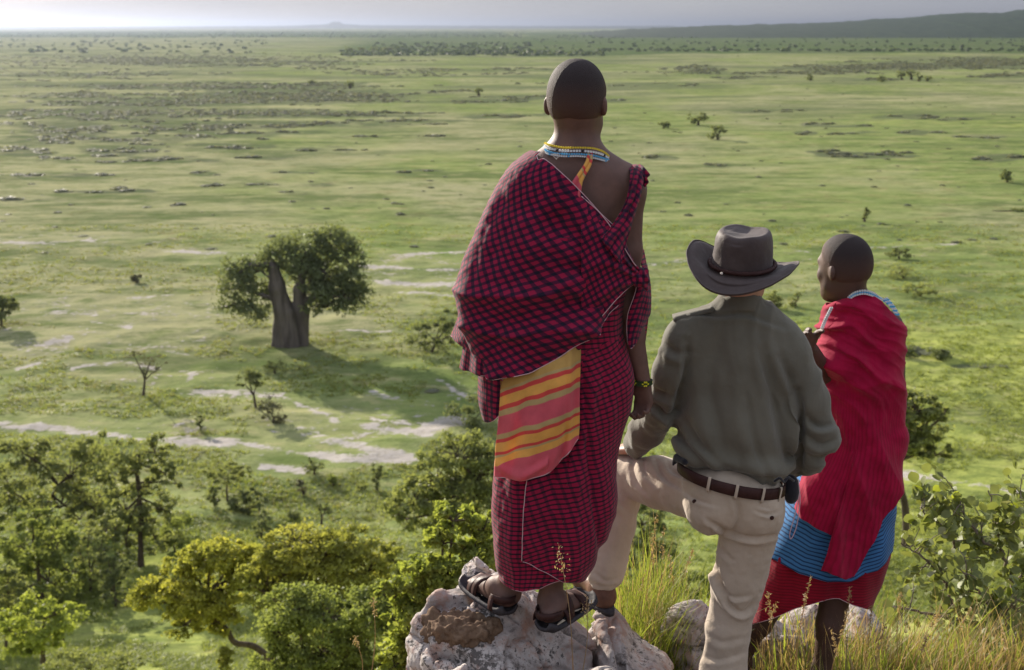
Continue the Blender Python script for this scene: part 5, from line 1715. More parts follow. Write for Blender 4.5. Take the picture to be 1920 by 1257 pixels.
    sheet('robe_end', root, [[(1196, 505, 3.70), (1208, 498, 3.73), (1212, 496, 3.78)], [(1192, 545, 3.69), (1206, 545, 3.70), (1219, 540, 3.76)],
                             [(1177, 590, 3.705), (1196, 590, 3.70), (1219, 585, 3.77)], [(1176, 635, 3.71), (1190, 630, 3.70), (1212, 600, 3.78)], [(1181, 652, 3.71), (1188, 650, 3.70), (1206, 615, 3.78)]],
          M_CHECK, pl(9, .006), 70, 50, .15, trim='blr')
    # side panel of cloth under the arm
    sheet('robe_side', root, [[(1196, 470, 3.87), (1206, 468, 3.93)], [(1204, 510, 3.86), (1213, 510, 3.93)], [(1205, 560, 3.84), (1217, 570, 3.93)], [(1190, 700, 3.82), (1198, 720, 3.9)]], M_CHECK_S, pl(5, .005), 60, 30)
    # orange cloth strap on the bare back
    sheet('undercloth_strap', root, [[(1103, 283, 3.70), (1110, 285, 3.70)], [(1098, 305, 3.668), (1108, 308, 3.668)], [(1078, 335, 3.645), (1092, 340, 3.645)], [(1066, 352, 3.64), (1088, 372, 3.63)]], M_SASH,
          lambda t, q: .003 * np.sin(q * 9), 30, 12, .9, vo=.20, uvs=1.6)
    # necklaces
    for nm, col, dy, r in (('white_bead_necklace', B_WHITE, 0, .0042), ('blue_bead_necklace', B_BLUE, 6, .0036), ('yellow_bead_necklace', B_YEL, -6, .0036), ('white_bead_necklace', B_WHITE, 10, .0034)):
        w = 3 if dy > 0 else 0
        pts = arc_pts([(1022 - w, 272 + dy * .6, 3.80), (1030 - w, 278 + dy, 3.715), (1055, 283 + dy, 3.682), (1085, 283 + dy, 3.68), (1112, 285 + dy * 1.1, 3.69), (1132, 291 + dy, 3.71), (1143 + w, 299 + dy * .5, 3.76), (1140, 300, 3.88), (1085, 296, 3.90), (1030, 285, 3.88), (1022 - w, 272 + dy * .6, 3.80)], r * 2.05)
        if nm == 'white_bead_necklace':
            beads(nm, root, pts, r, B_WHITE)
            beads('dark_bead', root, pts[5::9] + [0, -.0015, 0], r * 1.02, B_BLUE if dy else M_BLACK)
        else: beads(nm, root, pts, r, col)
    # heart pendant
    hp = []
    for tt in np.linspace(0, 2 * np.pi, 25):
        hx, hy = 16 * math.sin(tt) ** 3, 13 * math.cos(tt) - 5 * math.cos(2 * tt) - 2 * math.cos(3 * tt) - math.cos(4 * tt)
        hp.append(P(1043 + hx * .36, 293 - hy * .36, 3.672))
    V, F, U = tube(np.array(hp), .0011, 5); part('heart_pendant', V, F, B_METAL, root)
    # bracelet
    acc = Acc(); accY = Acc()
    w0 = q(1205, 716, -.02)
    for i, tt in enumerate(np.linspace(0, 2 * np.pi, 30, endpoint=False)):
        for k in (-1, 0, 1):
            p = w0 + np.array([math.cos(tt) * .0285, math.sin(tt) * .0285, k * .0055])
            V, F = ball(p, .0035, 5, 4)
            ((accY if ((i % 7 in (1, 4) and k == 0) or (i % 7 in (2, 3) and k)) else acc)).add(V, F)
    link('bracelet', acc.mesh('bracelet'), flat_mat('green_black_beads', (.03, .06, .02)), root)
    link('yellow_bracelet_beads', accY.mesh('yellow_bracelet_beads'), flat_mat('yellow_glass', (.7, .65, .03)), root)
    return root


person_checked()


# ================= second person: hat, olive shirt, khaki trousers, one foot up on the boulder
def person_hat():
    D = 3.95
    gz = float(H(.55, 3.95))
    root = thing('person', [P(1345, 1257, D)[0], D, gz], 'person in dark brimmed hat, olive shirt and khaki trousers with one foot up', 'person')
    q = lambda x, y, d=0: P(x, y, D + d)
    yaw = .45
    S = SDF()
    c = q(1391, 497, .0)
    L = head(S, c, yaw, 1.0, -.05)
    S.cap(c + [0, -.01, -.085], q(1388, 590, .01), .056, .052, .02)
    S.cap(q(1388, 605, .01), q(1300, 632, .01), .035, .04, .03).cap(q(1388, 605, .01), q(1472, 650, .01), .035, .04, .03)
    S.ell(q(1382, 700, .02), [.165, .09, .21], .05).ell(q(1378, 850, .03), [.13, .08, .10], .04).ell(q(1382, 930, .02), [.12, .09, .08], .04)
    S.chain([q(1278, 640), q(1245, 765, .06), q(1190, 836, .30)], [.042, .030, .026], .01)
    hand(S, q(1188, 842, .31), np.array([-.5, .75, -.25]), np.array([.8, .5, .2]), np.array([0, 0, -1.]), (.25, .45, .4))
    S.chain([q(1488, 672), q(1534, 818, .0), q(1480, 880, .17)], [.042, .034, .024], .01)
    hand(S, q(1475, 886, .18), np.array([-.6, .75, -.1]), np.array([-.1, .2, .9]), np.array([-.9, -.3, 0.]), (.3, .5, .4))
    S.chain([q(1415, 960), q(1378, 1130, .03), q(1352, 1420, .0)], [.08, .055, .036], .02)
    S.chain([q(1345, 938, .05), q(1170, 892, .36), q(1134, 1105, .24)], [.075, .05, .034], .02)
    V, F = S.build(.0075, relax=2)
    part('body', V, F, M_SKIN_FAIR, root)
    eyes(root, L)
    # grey hair at the nape and sides, below the hat
    Hh = SDF()
    Rm = np.array(Matrix.Rotation(-yaw, 3, 'Z'))
    Hh.ell(c + Rm @ np.array([0, -.018, -.030]), [.083, .085, .065], .02, Rm)
    V, F = Hh.build(.006, lambda V, N: V + N * (.0035 * vnoise3(V * [160, 160, 60], 3))[:, None])
    part('hair', V, F, M_GREYHAIR, root)

    # ---- shirt
    T_ = SDF()
    T_.ell(q(1385, 690, .02), [.192, .128, .235], .05)
    T_.cap(q(1388, 600, .01), q(1302, 622), .062, .068, .06).cap(q(1388, 600, .01), q(1468, 640), .062, .068, .06)
    T_.cap(q(1388, 575, .0), q(1388, 605), .068, .080, .03)
    T_.chain([q(1283, 640), q(1262, 700, .02), q(1243, 768, .06)], [.068, .064, .056], .035)
    T_.chain([q(1243, 768, .06), q(1215, 805, .18), q(1192, 832, .29)], [.056, .050, .044], .03)
    T_.chain([q(1483, 672), q(1512, 745, .0), q(1532, 818, .0)], [.070, .068, .066], .035)
    T_.chain([q(1532, 818, .0), q(1510, 855, .06), q(1484, 876, .15)], [.066, .056, .045], .03)
    Rt = np.array(Matrix.Rotation(.20, 3, 'Y'))
    T_.ell(q(1381, 795, .02), [.198, .135, .16], .05, Rt)
    T_.ell(q(1376, 852, .02), [.208, .140, .068], .03, Rt)

    def sd(V, N):
        wv = V[:, 0] * 13 + 1.3 * vnoise(V[:, 0] * 6, V[:, 2] * 4, 41) + V[:, 2] * 2.5
        a = .016 * (.45 - np.abs(vnoise(wv, V[:, 2] * 2.6, 3))) * smooth(38.9 + 1.0, 39.4, V[:, 2]) + .016 * (.45 - np.abs(vnoise(wv, V[:, 2] * 2.6, 3))) + .003 * vnoise3(V * [40, 40, 18], 9) + .006 * vnoise3(V * 11, 12)
        V = V + N * a[:, None]
        N = mesh_normals(V, SF[0]) if SF else N
        return creases(V, N * 2.4, [
            ([(1290, 640), (1285, 700), (1268, 760), (1262, 800)], 7, .013), ([(1498, 735), (1500, 790), (1497, 850), (1500, 890)], 7, .018),
            ([(1345, 640), (1330, 720), (1345, 800), (1370, 880)], 14, .006), ([(1430, 660), (1450, 740), (1470, 830), (1490, 890)], 12, .008),
            ([(1400, 700), (1405, 790), (1430, 880)], 12, .006), ([(1260, 790), (1290, 840), (1340, 890)], 7, .008), ([(1275, 775), (1310, 830), (1365, 885)], 8, .006),
            ([(1465, 670), (1485, 720), (1495, 760)], 9, .008), ([(1225, 760), (1250, 778), (1275, 770)], 6, .010), ([(1222, 730), (1245, 742), (1268, 735)], 6, .007),
            ([(1510, 780), (1535, 800), (1565, 795)], 6, .009), ([(1515, 820), (1540, 835), (1568, 825)], 6, .008), ([(1505, 850), (1530, 862), (1555, 850)], 6, .007),
            ([(1300, 585), (1345, 592), (1400, 590), (1470, 615)], 5, .004), ([(1240, 640), (1262, 660), (1290, 662)], 7, .006), ([(1380, 890), (1430, 900), (1490, 898)], 6, .007)])
    SF = []
    lo, hi = T_.bounds(.05)
    V, F = surface_nets(lo, hi, .0068, T_.field); V = relax_mesh(V, F, 2); SF.append(F)
    V = sd(V, mesh_normals(V, F)); V = relax_mesh(V, F, 1, .4)
    part('shirt', V, F, M_OLIVE, root)
    # collar, epaulette, rolled cuff
    rows = []
    for k in range(5):
        f = k / 4
        ring = []
        for a in np.linspace(0, 2 * np.pi, 48, endpoint=False):
            rr = .064 + .014 * f
            cc = q(1389, 556 + 30 * f, .005)
            ring.append(cc + np.array([rr * math.cos(a), rr * 1.02 * math.sin(a), -.018 * math.sin(a) - .0 + .004 * math.sin(3 * a)]))
        rows.append(ring)
    part('collar', np.array(rows).reshape(-1, 3), grid_faces(5, 48, True), M_OLIVE, root, None, .004)
    for pts, nm in (([(1262, 599, .0), (1300, 589, -.012), (1338, 580, -.02)], 'epaulette'),):
        C = crom(np.array([q(x, y, d) for x, y, d in pts]), 12)
        Vv = np.stack([C + [0, -.02, -.004], C + [0, .022, .008]], 1).reshape(-1, 3)
        part(nm, Vv, grid_faces(12, 2), M_OLIVE, root, None, .005)
    # ---- trousers
    U_ = SDF()
    U_.ell(q(1373, 908, .01), [.172, .134, .078], .04, Rt)
    U_.ell(q(1335, 950, -.015), [.098, .105, .092], .05).ell(q(1418, 958, -.015), [.095, .108, .095], .05)
    U_.chain([q(1408, 975, .01), q(1385, 1090, .03), q(1366, 1180, .03), q(1357, 1260, .02), q(1350, 1400, .0)], [.102, .088, .073, .078, .080], .03)
    U_.chain([q(1340, 930, .04), q(1240, 905, .22), q(1172, 893, .35)], [.104, .088, .076], .03)
    U_.chain([q(1172, 893, .35), q(1150, 985, .29), q(1137, 1076, .24)], [.076, .076, .066], .02)

    def td(V, N):
        a = .005 * (.4 - np.abs(vnoise3(V * [13, 13, 8], 33))) + .003 * vnoise3(V * [26, 26, 12], 3) + .003 * vnoise3(V * 18, 5) + .0015 * vnoise3(V * 60, 6)
        V = V + N * a[:, None]
        N = mesh_normals(V, UF[0])
        return creases(V, N * 1.35, [
            ([(1325, 975), (1360, 995), (1410, 1010), (1465, 1003)], 4, .012), ([(1330, 990), (1350, 1030), (1372, 1050)], 4, .008),
            ([(1338, 1030), (1345, 1080), (1365, 1130), (1395, 1150), (1425, 1110)], 4.5, .013), ([(1330, 1040), (1345, 1090), (1370, 1120), (1410, 1118)], 4, .008),
            ([(1205, 858), (1208, 885), (1232, 910)], 4, .009), ([(1228, 860), (1240, 890), (1270, 915)], 4, .008), ([(1250, 862), (1262, 885), (1300, 900)], 4, .007),
            ([(1185, 860), (1190, 900), (1215, 930)], 4, .006), ([(1262, 905), (1300, 935), (1345, 950)], 3, .004), ([(1415, 958), (1440, 966), (1462, 960)], 2.5, .006), ([(1420, 950), (1445, 955)], 2, .004),
            ([(1378, 925), (1385, 970), (1372, 1000)], 5, .007), ([(1115, 1075), (1135, 1090), (1160, 1085)], 4, .006),
            ([(1152, 905), (1160, 940), (1178, 960)], 5, .007), ([(1100, 1090), (1120, 1098), (1155, 1100)], 3, .006), ([(1325, 1190), (1355, 1205), (1400, 1195)], 6, .005), ([(1318, 1230), (1350, 1238), (1395, 1225)], 5, .005)])
    UF = []
    lo, hi = U_.bounds(.05)
    V, F = surface_nets(lo, hi, .0060, U_.field); V = relax_mesh(V, F, 2); UF.append(F)
    V = td(V, mesh_normals(V, F)); V = relax_mesh(V, F, 1, .35)
    part('trousers', V, F, M_KHAKI, root)
    # belt with loops
    cb = q(1371, 893, .012)
    th = np.linspace(0, 2 * np.pi, 90, endpoint=False)
    ring = lambda rr, dz: cb + np.stack([(.178 + rr) * np.cos(th), (.142 + rr) * np.sin(th), dz - .205 * .178 * np.cos(th) - .03 * np.sin(th) * 0], 1)
    rows = [ring(.0, .018), ring(.004, .016), ring(.004, -.016), ring(.0, -.018)]
    part('belt', np.array(rows).reshape(-1, 3), grid_faces(4, 90, True), M_LEATHER, root, None, .003)
    for a in (4.15, 4.65, 5.15, 5.6):
        m = cb + np.array([.184 * math.cos(a), .148 * math.sin(a), -.205 * .178 * math.cos(a)])
        tv = np.array([-math.sin(a), math.cos(a), 0]); nn = np.array([math.cos(a), math.sin(a), 0]) * .003
        Vv = np.array([m + tv * s + np.array([s2 * .006, 0, z]) + nn * k for z, s2, k in ((.024, 1, 0), (.02, 1, 1.3), (-.02, 0, 1.3), (-.028, 0, 0)) for s in (-.005, .005)])
        part('belt_loop', Vv, grid_faces(4, 2), M_KHAKI, root, None, .002)
    for x, y in ((1298, 938), (1450, 968)):
        # buttons sit on the cloth: find its surface
        pxx, pyy = proj(V); view = V[:, 1]
        near = np.where((np.abs(pxx - x) < 5) & (np.abs(pyy - y) < 5))[0]
        p = V[near[np.argmin(view[near])]] if len(near) else q(x, y, -.1)
        b, F_ = ball(p + [0, -.001, 0], (.0075, .003, .0075), 10, 6); part('button', b, F_, M_LEATHER, root)
    # pouch and cord at the right hip
    Po = SDF(); Po.ell(q(1484, 922, .02), [.028, .03, .045], .02).ell(q(1482, 905, .02), [.022, .025, .03], .02)
    V, F = Po.build(.006); part('pouch', V, F, M_BLACK, root)
    Po = SDF(); Po.cap(q(1270, 858, -.02), q(1284, 866, -.06), .014, .012, .02).cap(q(1268, 860, 0), q(1262, 872, -.02), .010, .004, .02)
    V, F = Po.build(.004); part('tied_cloth', V, F, M_BLACK, root)
    C = crom(np.array([q(1497, 900, -.06), q(1500, 940, -.07), q(1494, 985, -.07), q(1484, 1010, -.07), q(1481, 1000, -.07), q(1492, 960, -.07), q(1499, 925, -.065)]), 60)
    V, F, U = tube(C, .0016, 5); part('drawstring', V, F, M_TRIM, root)
    C = crom(np.array([q(1452, 903, -.12), q(1462, 897, -.13), q(1470, 904, -.12), q(1478, 896, -.11), q(1488, 902, -.09)]), 40)
    V, F, U = tube(C, .0045, 6); part('shirt_cord', V, F, M_BLACK, root)
    # shoes
    for heel, dv in ((np.array([P(1134, 1138, 4.16)[0], 4.16, P(1134, 1138, 4.16)[2]]), (-.35, .94)), (np.array([q(1352, 1420)[0] - .0, D + .0, gz]), (-.15, .99))):
        Sh = SDF()
        f = np.array([dv[0], dv[1], 0]); r = np.array([f[1], -f[0], 0]); up = np.array([0, 0, 1.])
        Sh.ell(heel + up * .04, [.042, .045, .045], .03).cap(heel + up * .068 + f * .03, heel + up * .045 + f * .03, .040, .043, .03)
        Sh.cap(heel + up * .05 + f * .05, heel + up * .03 + f * .2, .042, .036, .03).ell(heel + f * .2 + up * .028, [.05, .055, .032], .03)
        V, F = Sh.build(.006); part('shoe', V, F, M_SHOE, root)
        So = []
        for z in (-.012, .008):
            for a in np.linspace(0, 2 * np.pi, 32, endpoint=False):
                So.append(heel + f * (.095 + .155 * math.cos(a)) + r * (.048 * math.sin(a) * (1 + .12 * math.cos(a))) + up * z)
        cF = [[k, (k + 1) % 32, 32 + (k + 1) % 32, 32 + k] for k in range(32)]
        So += [heel + f * .095 - up * .012, heel + f * .095 + up * .008]
        tri = [[64, (k + 1) % 32, k] for k in range(32)] + [[65, 32 + k, 32 + (k + 1) % 32] for k in range(32)]
        cF = [[a_, b_, c_] for a_, b_, c_, d_ in cF] + [[a_, c_, d_] for a_, b_, c_, d_ in cF] + tri
        part('shoe_sole', np.array(So), np.array(cF), M_RUBBER, root)
    # ---- hat
    hc = q(1391, 503, .0)
    Rh = np.array(Matrix.Rotation(-yaw, 3, 'Z') @ Matrix.Rotation(.06, 3, 'Y') @ Matrix.Rotation(.10, 3, 'X'))
    prof = [(.194, .0, 1), (.192, -.004, 1), (.165, .0, 1), (.14, .002, .8), (.118, .002, .35), (.107, .008, .1), (.104, .03, 0), (.101, .06, 0), (.098, .09, 0), (.093, .110, 0), (.086, .121, 0), (.076, .125, 0),
            (.062, .122, 0), (.045, .120, 0), (.02, .119, 0), (.001, .119, 0)]
    n = 96
    rows = []
    for rr, z, w in crom(np.array(prof), 60):
        ring = []
        for a in np.linspace(0, 2 * np.pi, n, endpoint=False):
            ca, sa = math.cos(a), math.sin(a)
            brim = smooth(.11, .185, rr)
            up_ = abs(ca) ** 2.2 * brim * (.062 if ca < 0 else .034) - .026 * abs(sa) ** 2 * brim
            x = rr * ca * (1 - .10 * brim * abs(ca)) * (.93 if z > .01 else 1 - .07 * (1 - brim))
            y = rr * sa * (1.06 if brim < .5 else 1.0)
            zz = z + up_
            if z > .1: zz -= .009 * math.exp(-((x) / .03) ** 2) * (1 if sa > -.2 else .6)
            zz += .002 * math.sin(5 * a) * brim
            ring.append([x, y, zz])
        rows.append(ring)
    V = np.array(rows).reshape(-1, 3)
    V += .0015 * np.stack([vnoise3(V * 30, 2), vnoise3(V * 30, 3), vnoise3(V * 30, 4)], 1)
    V[:, 2] = np.where(V[:, 2] > .02, .02 + (V[:, 2] - .02) * 1.02, V[:, 2])
    V = V @ Rh.T + hc
    part('hat', V, grid_faces(60, n, True), M_HAT, root, None, .004)
    bandp = []
    for k in range(3):
        pts = []
        for a in np.linspace(0, 2 * np.pi, 160):
            rr = .109 + .0045 * math.cos(a * 34 + k * 2.09)
            pts.append([rr * math.cos(a) * .95, rr * math.sin(a) * 1.06, .016 + .0045 * math.sin(a * 34 + k * 2.09)])
        V, F, U = tube(np.array(pts) @ Rh.T + hc, .0042, 5); part('hat_band', V, F, M_LEATHER, root)
    for x, y in ((1353, 513), (1426, 458)):
        b, F_ = ball(q(x, y, -.118 if y > 500 else -.085), .0045, 8, 6); part('hat_stud', b, F_, B_METAL, root)
    return root


person_hat()


# ================= third person: crimson robe over a blue striped wrap
def person_crimson():
    D = 4.42
    gz = float(H(1.2, 4.42))
    root = thing('person', [P(1540, 1200, D)[0], D, gz], 'person in a crimson robe over a blue striped wrap, one hand on another shoulder', 'person')
    q = lambda x, y, d=0: P(x, y, D + d)
    yaw = -.62
    S = SDF()
    c = q(1586, 493)
    L = head(S, c, yaw, 1.02, -.06)
    S.cap(c + [0.01, -.012, -.08], q(1607, 580), .055, .062, .03)
    S.cap(q(1610, 580), q(1665, 612), .05, .055, .04).cap(q(1610, 580), q(1562, 620, .03), .05, .055, .04)
    S.ell(q(1615, 690), [.15, .095, .2], .05).ell(q(1605, 850), [.13, .095, .18], .05).ell(q(1575, 950), [.15, .11, .13], .05)
    S.chain([q(1560, 640, .02), q(1549, 705, .0), q(1521, 655, -.17)], [.044, .036, .026], .02)
    hand(S, q(1519, 650, -.19), np.array([-.42, -.72, .50]), np.array([.5, .2, .8]), np.array([-.3, -.6, -.9]), (.15, .35, .3))
    S.chain([q(1672, 640), q(1680, 760, .03), q(1655, 800, .25)], [.046, .036, .028], .02)
    hand(S, q(1655, 800, .26), np.array([-.5, .8, 0]), np.array([0, 0, 1.]), np.array([-.8, -.4, 0.]), (.3, .5, .4))
    zf = gz
    S.chain([q(1535, 960), q(1480, 1080, .05), q(1425, 1170, .12), np.array([q(1412, 1240)[0], D + .16, zf + .09])], [.08, .058, .047, .034], .02)
    S.chain([q(1585, 960), q(1572, 1090, -.02), q(1556, 1170, -.03), np.array([q(1538, 1260)[0], D - .02, zf + .09])], [.08, .062, .052, .034], .02)
    for x, dd, dv in ((1412, .16, (-.4, .9)), (1538, -.02, (.1, 1))):
        h = np.array([q(x, 1250)[0], D + dd - .03, zf])
        h, f, r = foot(S, np.array([h[0], h[1] + .03, zf + .09]), h, dv)
        for o, l in ((-.030, .062), (-.013, .060), (.002, .055), (.016, .048), (.028, .040)):
            b = h + f * .165 + r * o + np.array([0, 0, .014]); S.cap(b, b + f * l, .012, .0098, .006)
    V, F = S.build(.0070, relax=2)
    part('body', V, F, M_SKIN_DARK2, root)
    eyes(root, L, 1.02)
    hair_cap(root, L, c, yaw, 1.02, -.055, M_HAIR, -.06)
    sh = Shell(D, [(540, 1596, 1640, .05, 0), (552, 1583, 1652, .07, 0), (568, 1566, 1668, .09, 0), (590, 1552, 1682, .11, 0), (620, 1542, 1686, .125, 0), (660, 1538, 1688, .132, 0), (700, 1538, 1687, .135, 0),
                   (760, 1540, 1684, .138, 0), (820, 1535, 1680, .142, 0), (860, 1520, 1674, .146, 0), (900, 1500, 1672, .15, 0), (950, 1475, 1674, .15, 0), (1000, 1455, 1674, .15, 0),
                   (1040, 1436, 1668, .15, 0), (1090, 1420, 1648, .15, 0), (1140, 1408, 1628, .15, 0), (1180, 1402, 1618, .15, 0)])

    def f_low(px, py, A, Z, t):
        return .006 * np.sin(px / 15 + py / 60) * smooth(0, .5, t) + .004 * vnoise(px / 20, py / 40, 3) + .002 * np.sin(px / 6 + 2) - .004
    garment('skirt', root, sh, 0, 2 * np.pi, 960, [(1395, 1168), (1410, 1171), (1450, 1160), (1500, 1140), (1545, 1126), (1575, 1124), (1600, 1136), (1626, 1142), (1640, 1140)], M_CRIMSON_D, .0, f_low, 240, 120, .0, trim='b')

    def f_blue(px, py, A, Z, t):
        return .010 * np.sin(px / 13 + .5) * (.2 + .8 * t) * smooth(1600, 1660, px) + .007 * np.sin(px / 30) + .004 * vnoise(px / 18, py / 30, 5)
    garment('blue_wrap', root, sh, 0, 2 * np.pi, 860, [(1430, 1030), (1447, 1046), (1500, 1074), (1550, 1087), (1590, 1088), (1640, 1068), (1684, 1024), (1700, 1010)], M_BLUE, .010, f_blue, 240, 160, .0, vhem=True)

    def f_robe(px, py, A, Z, t):
        r = np.sqrt((px - 1500) ** 2 * .8 + (py - 850) ** 2)
        w = smooth(860, 700, py)
        v = w * (.0035 * cusp(r / 5.5 + 1.4 * vnoise(px / 30, py / 30, 24)) + .022 * (cusp(r / 13.0 + 1.3 * vnoise(px / 50, py / 50, 4)) - .3) * (.6 + .7 * vnoise(px / 60, py / 40, 9)) + .024 * (cusp(r / 29 + 1.1 * vnoise(px / 80, py / 80, 6), 1.1) - .35))
        v += (1 - w) * (.002 * cusp(px / 6.5 + 1.2 * np.sin(py / 60)) + .018 * (cusp(px / 17 + 1.2 * np.sin(py / 90) - py / 300) - .3) * (.7 + .5 * vnoise(px / 30, py / 90, 19)) + .024 * (cusp(px / 40 - py / 210 + .7, 1.1) - .35))
        v += .007 * vnoise(px / 40, py / 60, 3) + .003 * vnoise(px / 12, py / 16, 5)
        # the sleeve-like fold over the raised arm
        v += .022 * np.exp(-((py - 680 - (px - 1535) * .12) / 16) ** 2) * smooth(1640, 1560, px)
        v -= .018 * np.exp(-((py - 712 - (px - 1535) * .10) / 12) ** 2) * smooth(1620, 1550, px)
        v += .02 * np.exp(-((px - 1693) / 14) ** 2) * np.exp(-((py - 830) / 40) ** 2)
        return v + .032 * smooth(800, 930, py) * smooth(.15, .8, np.sin(A)) - .02 * smooth(760, 860, py) * smooth(.5, 0, np.sin(A))
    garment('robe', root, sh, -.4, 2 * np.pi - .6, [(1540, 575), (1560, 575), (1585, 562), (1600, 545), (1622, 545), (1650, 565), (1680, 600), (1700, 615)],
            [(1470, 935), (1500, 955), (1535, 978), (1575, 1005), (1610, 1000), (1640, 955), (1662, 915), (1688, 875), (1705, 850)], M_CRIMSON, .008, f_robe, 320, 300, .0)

    def f_over(px, py, A, Z, t):
        return f_robe(px, py, A, Z, t) + (.010 * np.exp(-((px - 1565) / 9) ** 2) + .014) * smooth(0.02, .3, t) - .006
    garment('robe_fold', root, sh, -.2, 1.80, 770, [(1550, 1060), (1563, 1064), (1575, 1075), (1592, 1072), (1610, 1040), (1640, 968), (1662, 922), (1688, 880), (1705, 850)], M_CRIMSON, .008, f_over, 160, 160, .0)
    # bead collar and shoulder beads
    for k, (mat, nm) in enumerate(((B_WHITE, 'white_bead_necklace'), (B_BLUE, 'blue_bead_necklace'), (B_WHITE, 'white_bead_necklace'))):
        pts = arc_pts([(1572, 556 + k * 3, 4.50), (1585, 560 + k * 3, 4.38), (1602, 549 + k * 3, 4.345), (1620, 545 + k * 3, 4.335), (1636, 549 + k * 3, 4.345), (1646 + k * 2, 556 + k * 3, 4.38), (1650, 562, 4.5), (1600, 570, 4.55), (1572, 556 + k * 3, 4.50)], .0085)
        beads(nm, root, pts, .0042, mat)
    pts = np.vstack([arc_pts([(1655 + k * 4, 562 - k, 4.33), (1670 + k * 3, 575, 4.30), (1682 + k * 2, 592, 4.30)], .0085) for k in range(3)])
    beads('shoulder_beads', root, pts[::2], .0048, B_WHITE); beads('shoulder_beads', root, pts[1::2], .0048, B_BLUE)
    pts = np.vstack([arc_pts([(1560 - k * 3, 578, 4.36), (1549 - k * 3, 600, 4.35), (1541 - k * 3, 622, 4.36)], .0085) for k in range(2)])
    beads('chest_beads', root, pts, .0046, B_WHITE)
    return root


person_crimson()
# ------------------------------------------------------------------ grass and shrub on the ledge
def blades(root_pts, hgt, wid, rng, lean=(0, 0), bend=.5, seg=5):
    """curved grass blades: root_pts (n,3)"""
    n = len(root_pts)
    az = rng.uniform(0, 2 * np.pi, n)
    b = rng.uniform(.15, 1, n) * bend
    t = np.linspace(0, 1, seg)[None, :, None]
    dirv = np.stack([np.cos(az), np.sin(az)], 1)
    H_ = hgt[:, None, None]
    x = root_pts[:, None, 0:1] + dirv[:, None, 0:1] * H_ * b[:, None, None] * t ** 1.8 + lean[0] * H_ * t
    y = root_pts[:, None, 1:2] + dirv[:, None, 1:2] * H_ * b[:, None, None] * t ** 1.8 + lean[1] * H_ * t
    z = root_pts[:, None, 2:3] + H_ * t * (1 - .35 * b[:, None, None] * t)
    C = np.concatenate([x, y, z], 2)
    w = wid[:, None, None] * (1 - t) ** .6
    sa = az + np.pi / 2 + rng.normal(0, .5, n)
    s = np.stack([np.cos(sa), np.sin(sa), np.zeros(n)], 1)[:, None]
    V = np.stack([C - s * w, C + s * w], 2).reshape(n, seg * 2, 3)
    f = np.array([[2 * k, 2 * k + 1, 2 * k + 3, 2 * k + 2] for k in range(seg - 1)])
    F = (f[None] + np.arange(n)[:, None, None] * seg * 2).reshape(-1, 4)
    return V.reshape(-1, 3), F, C


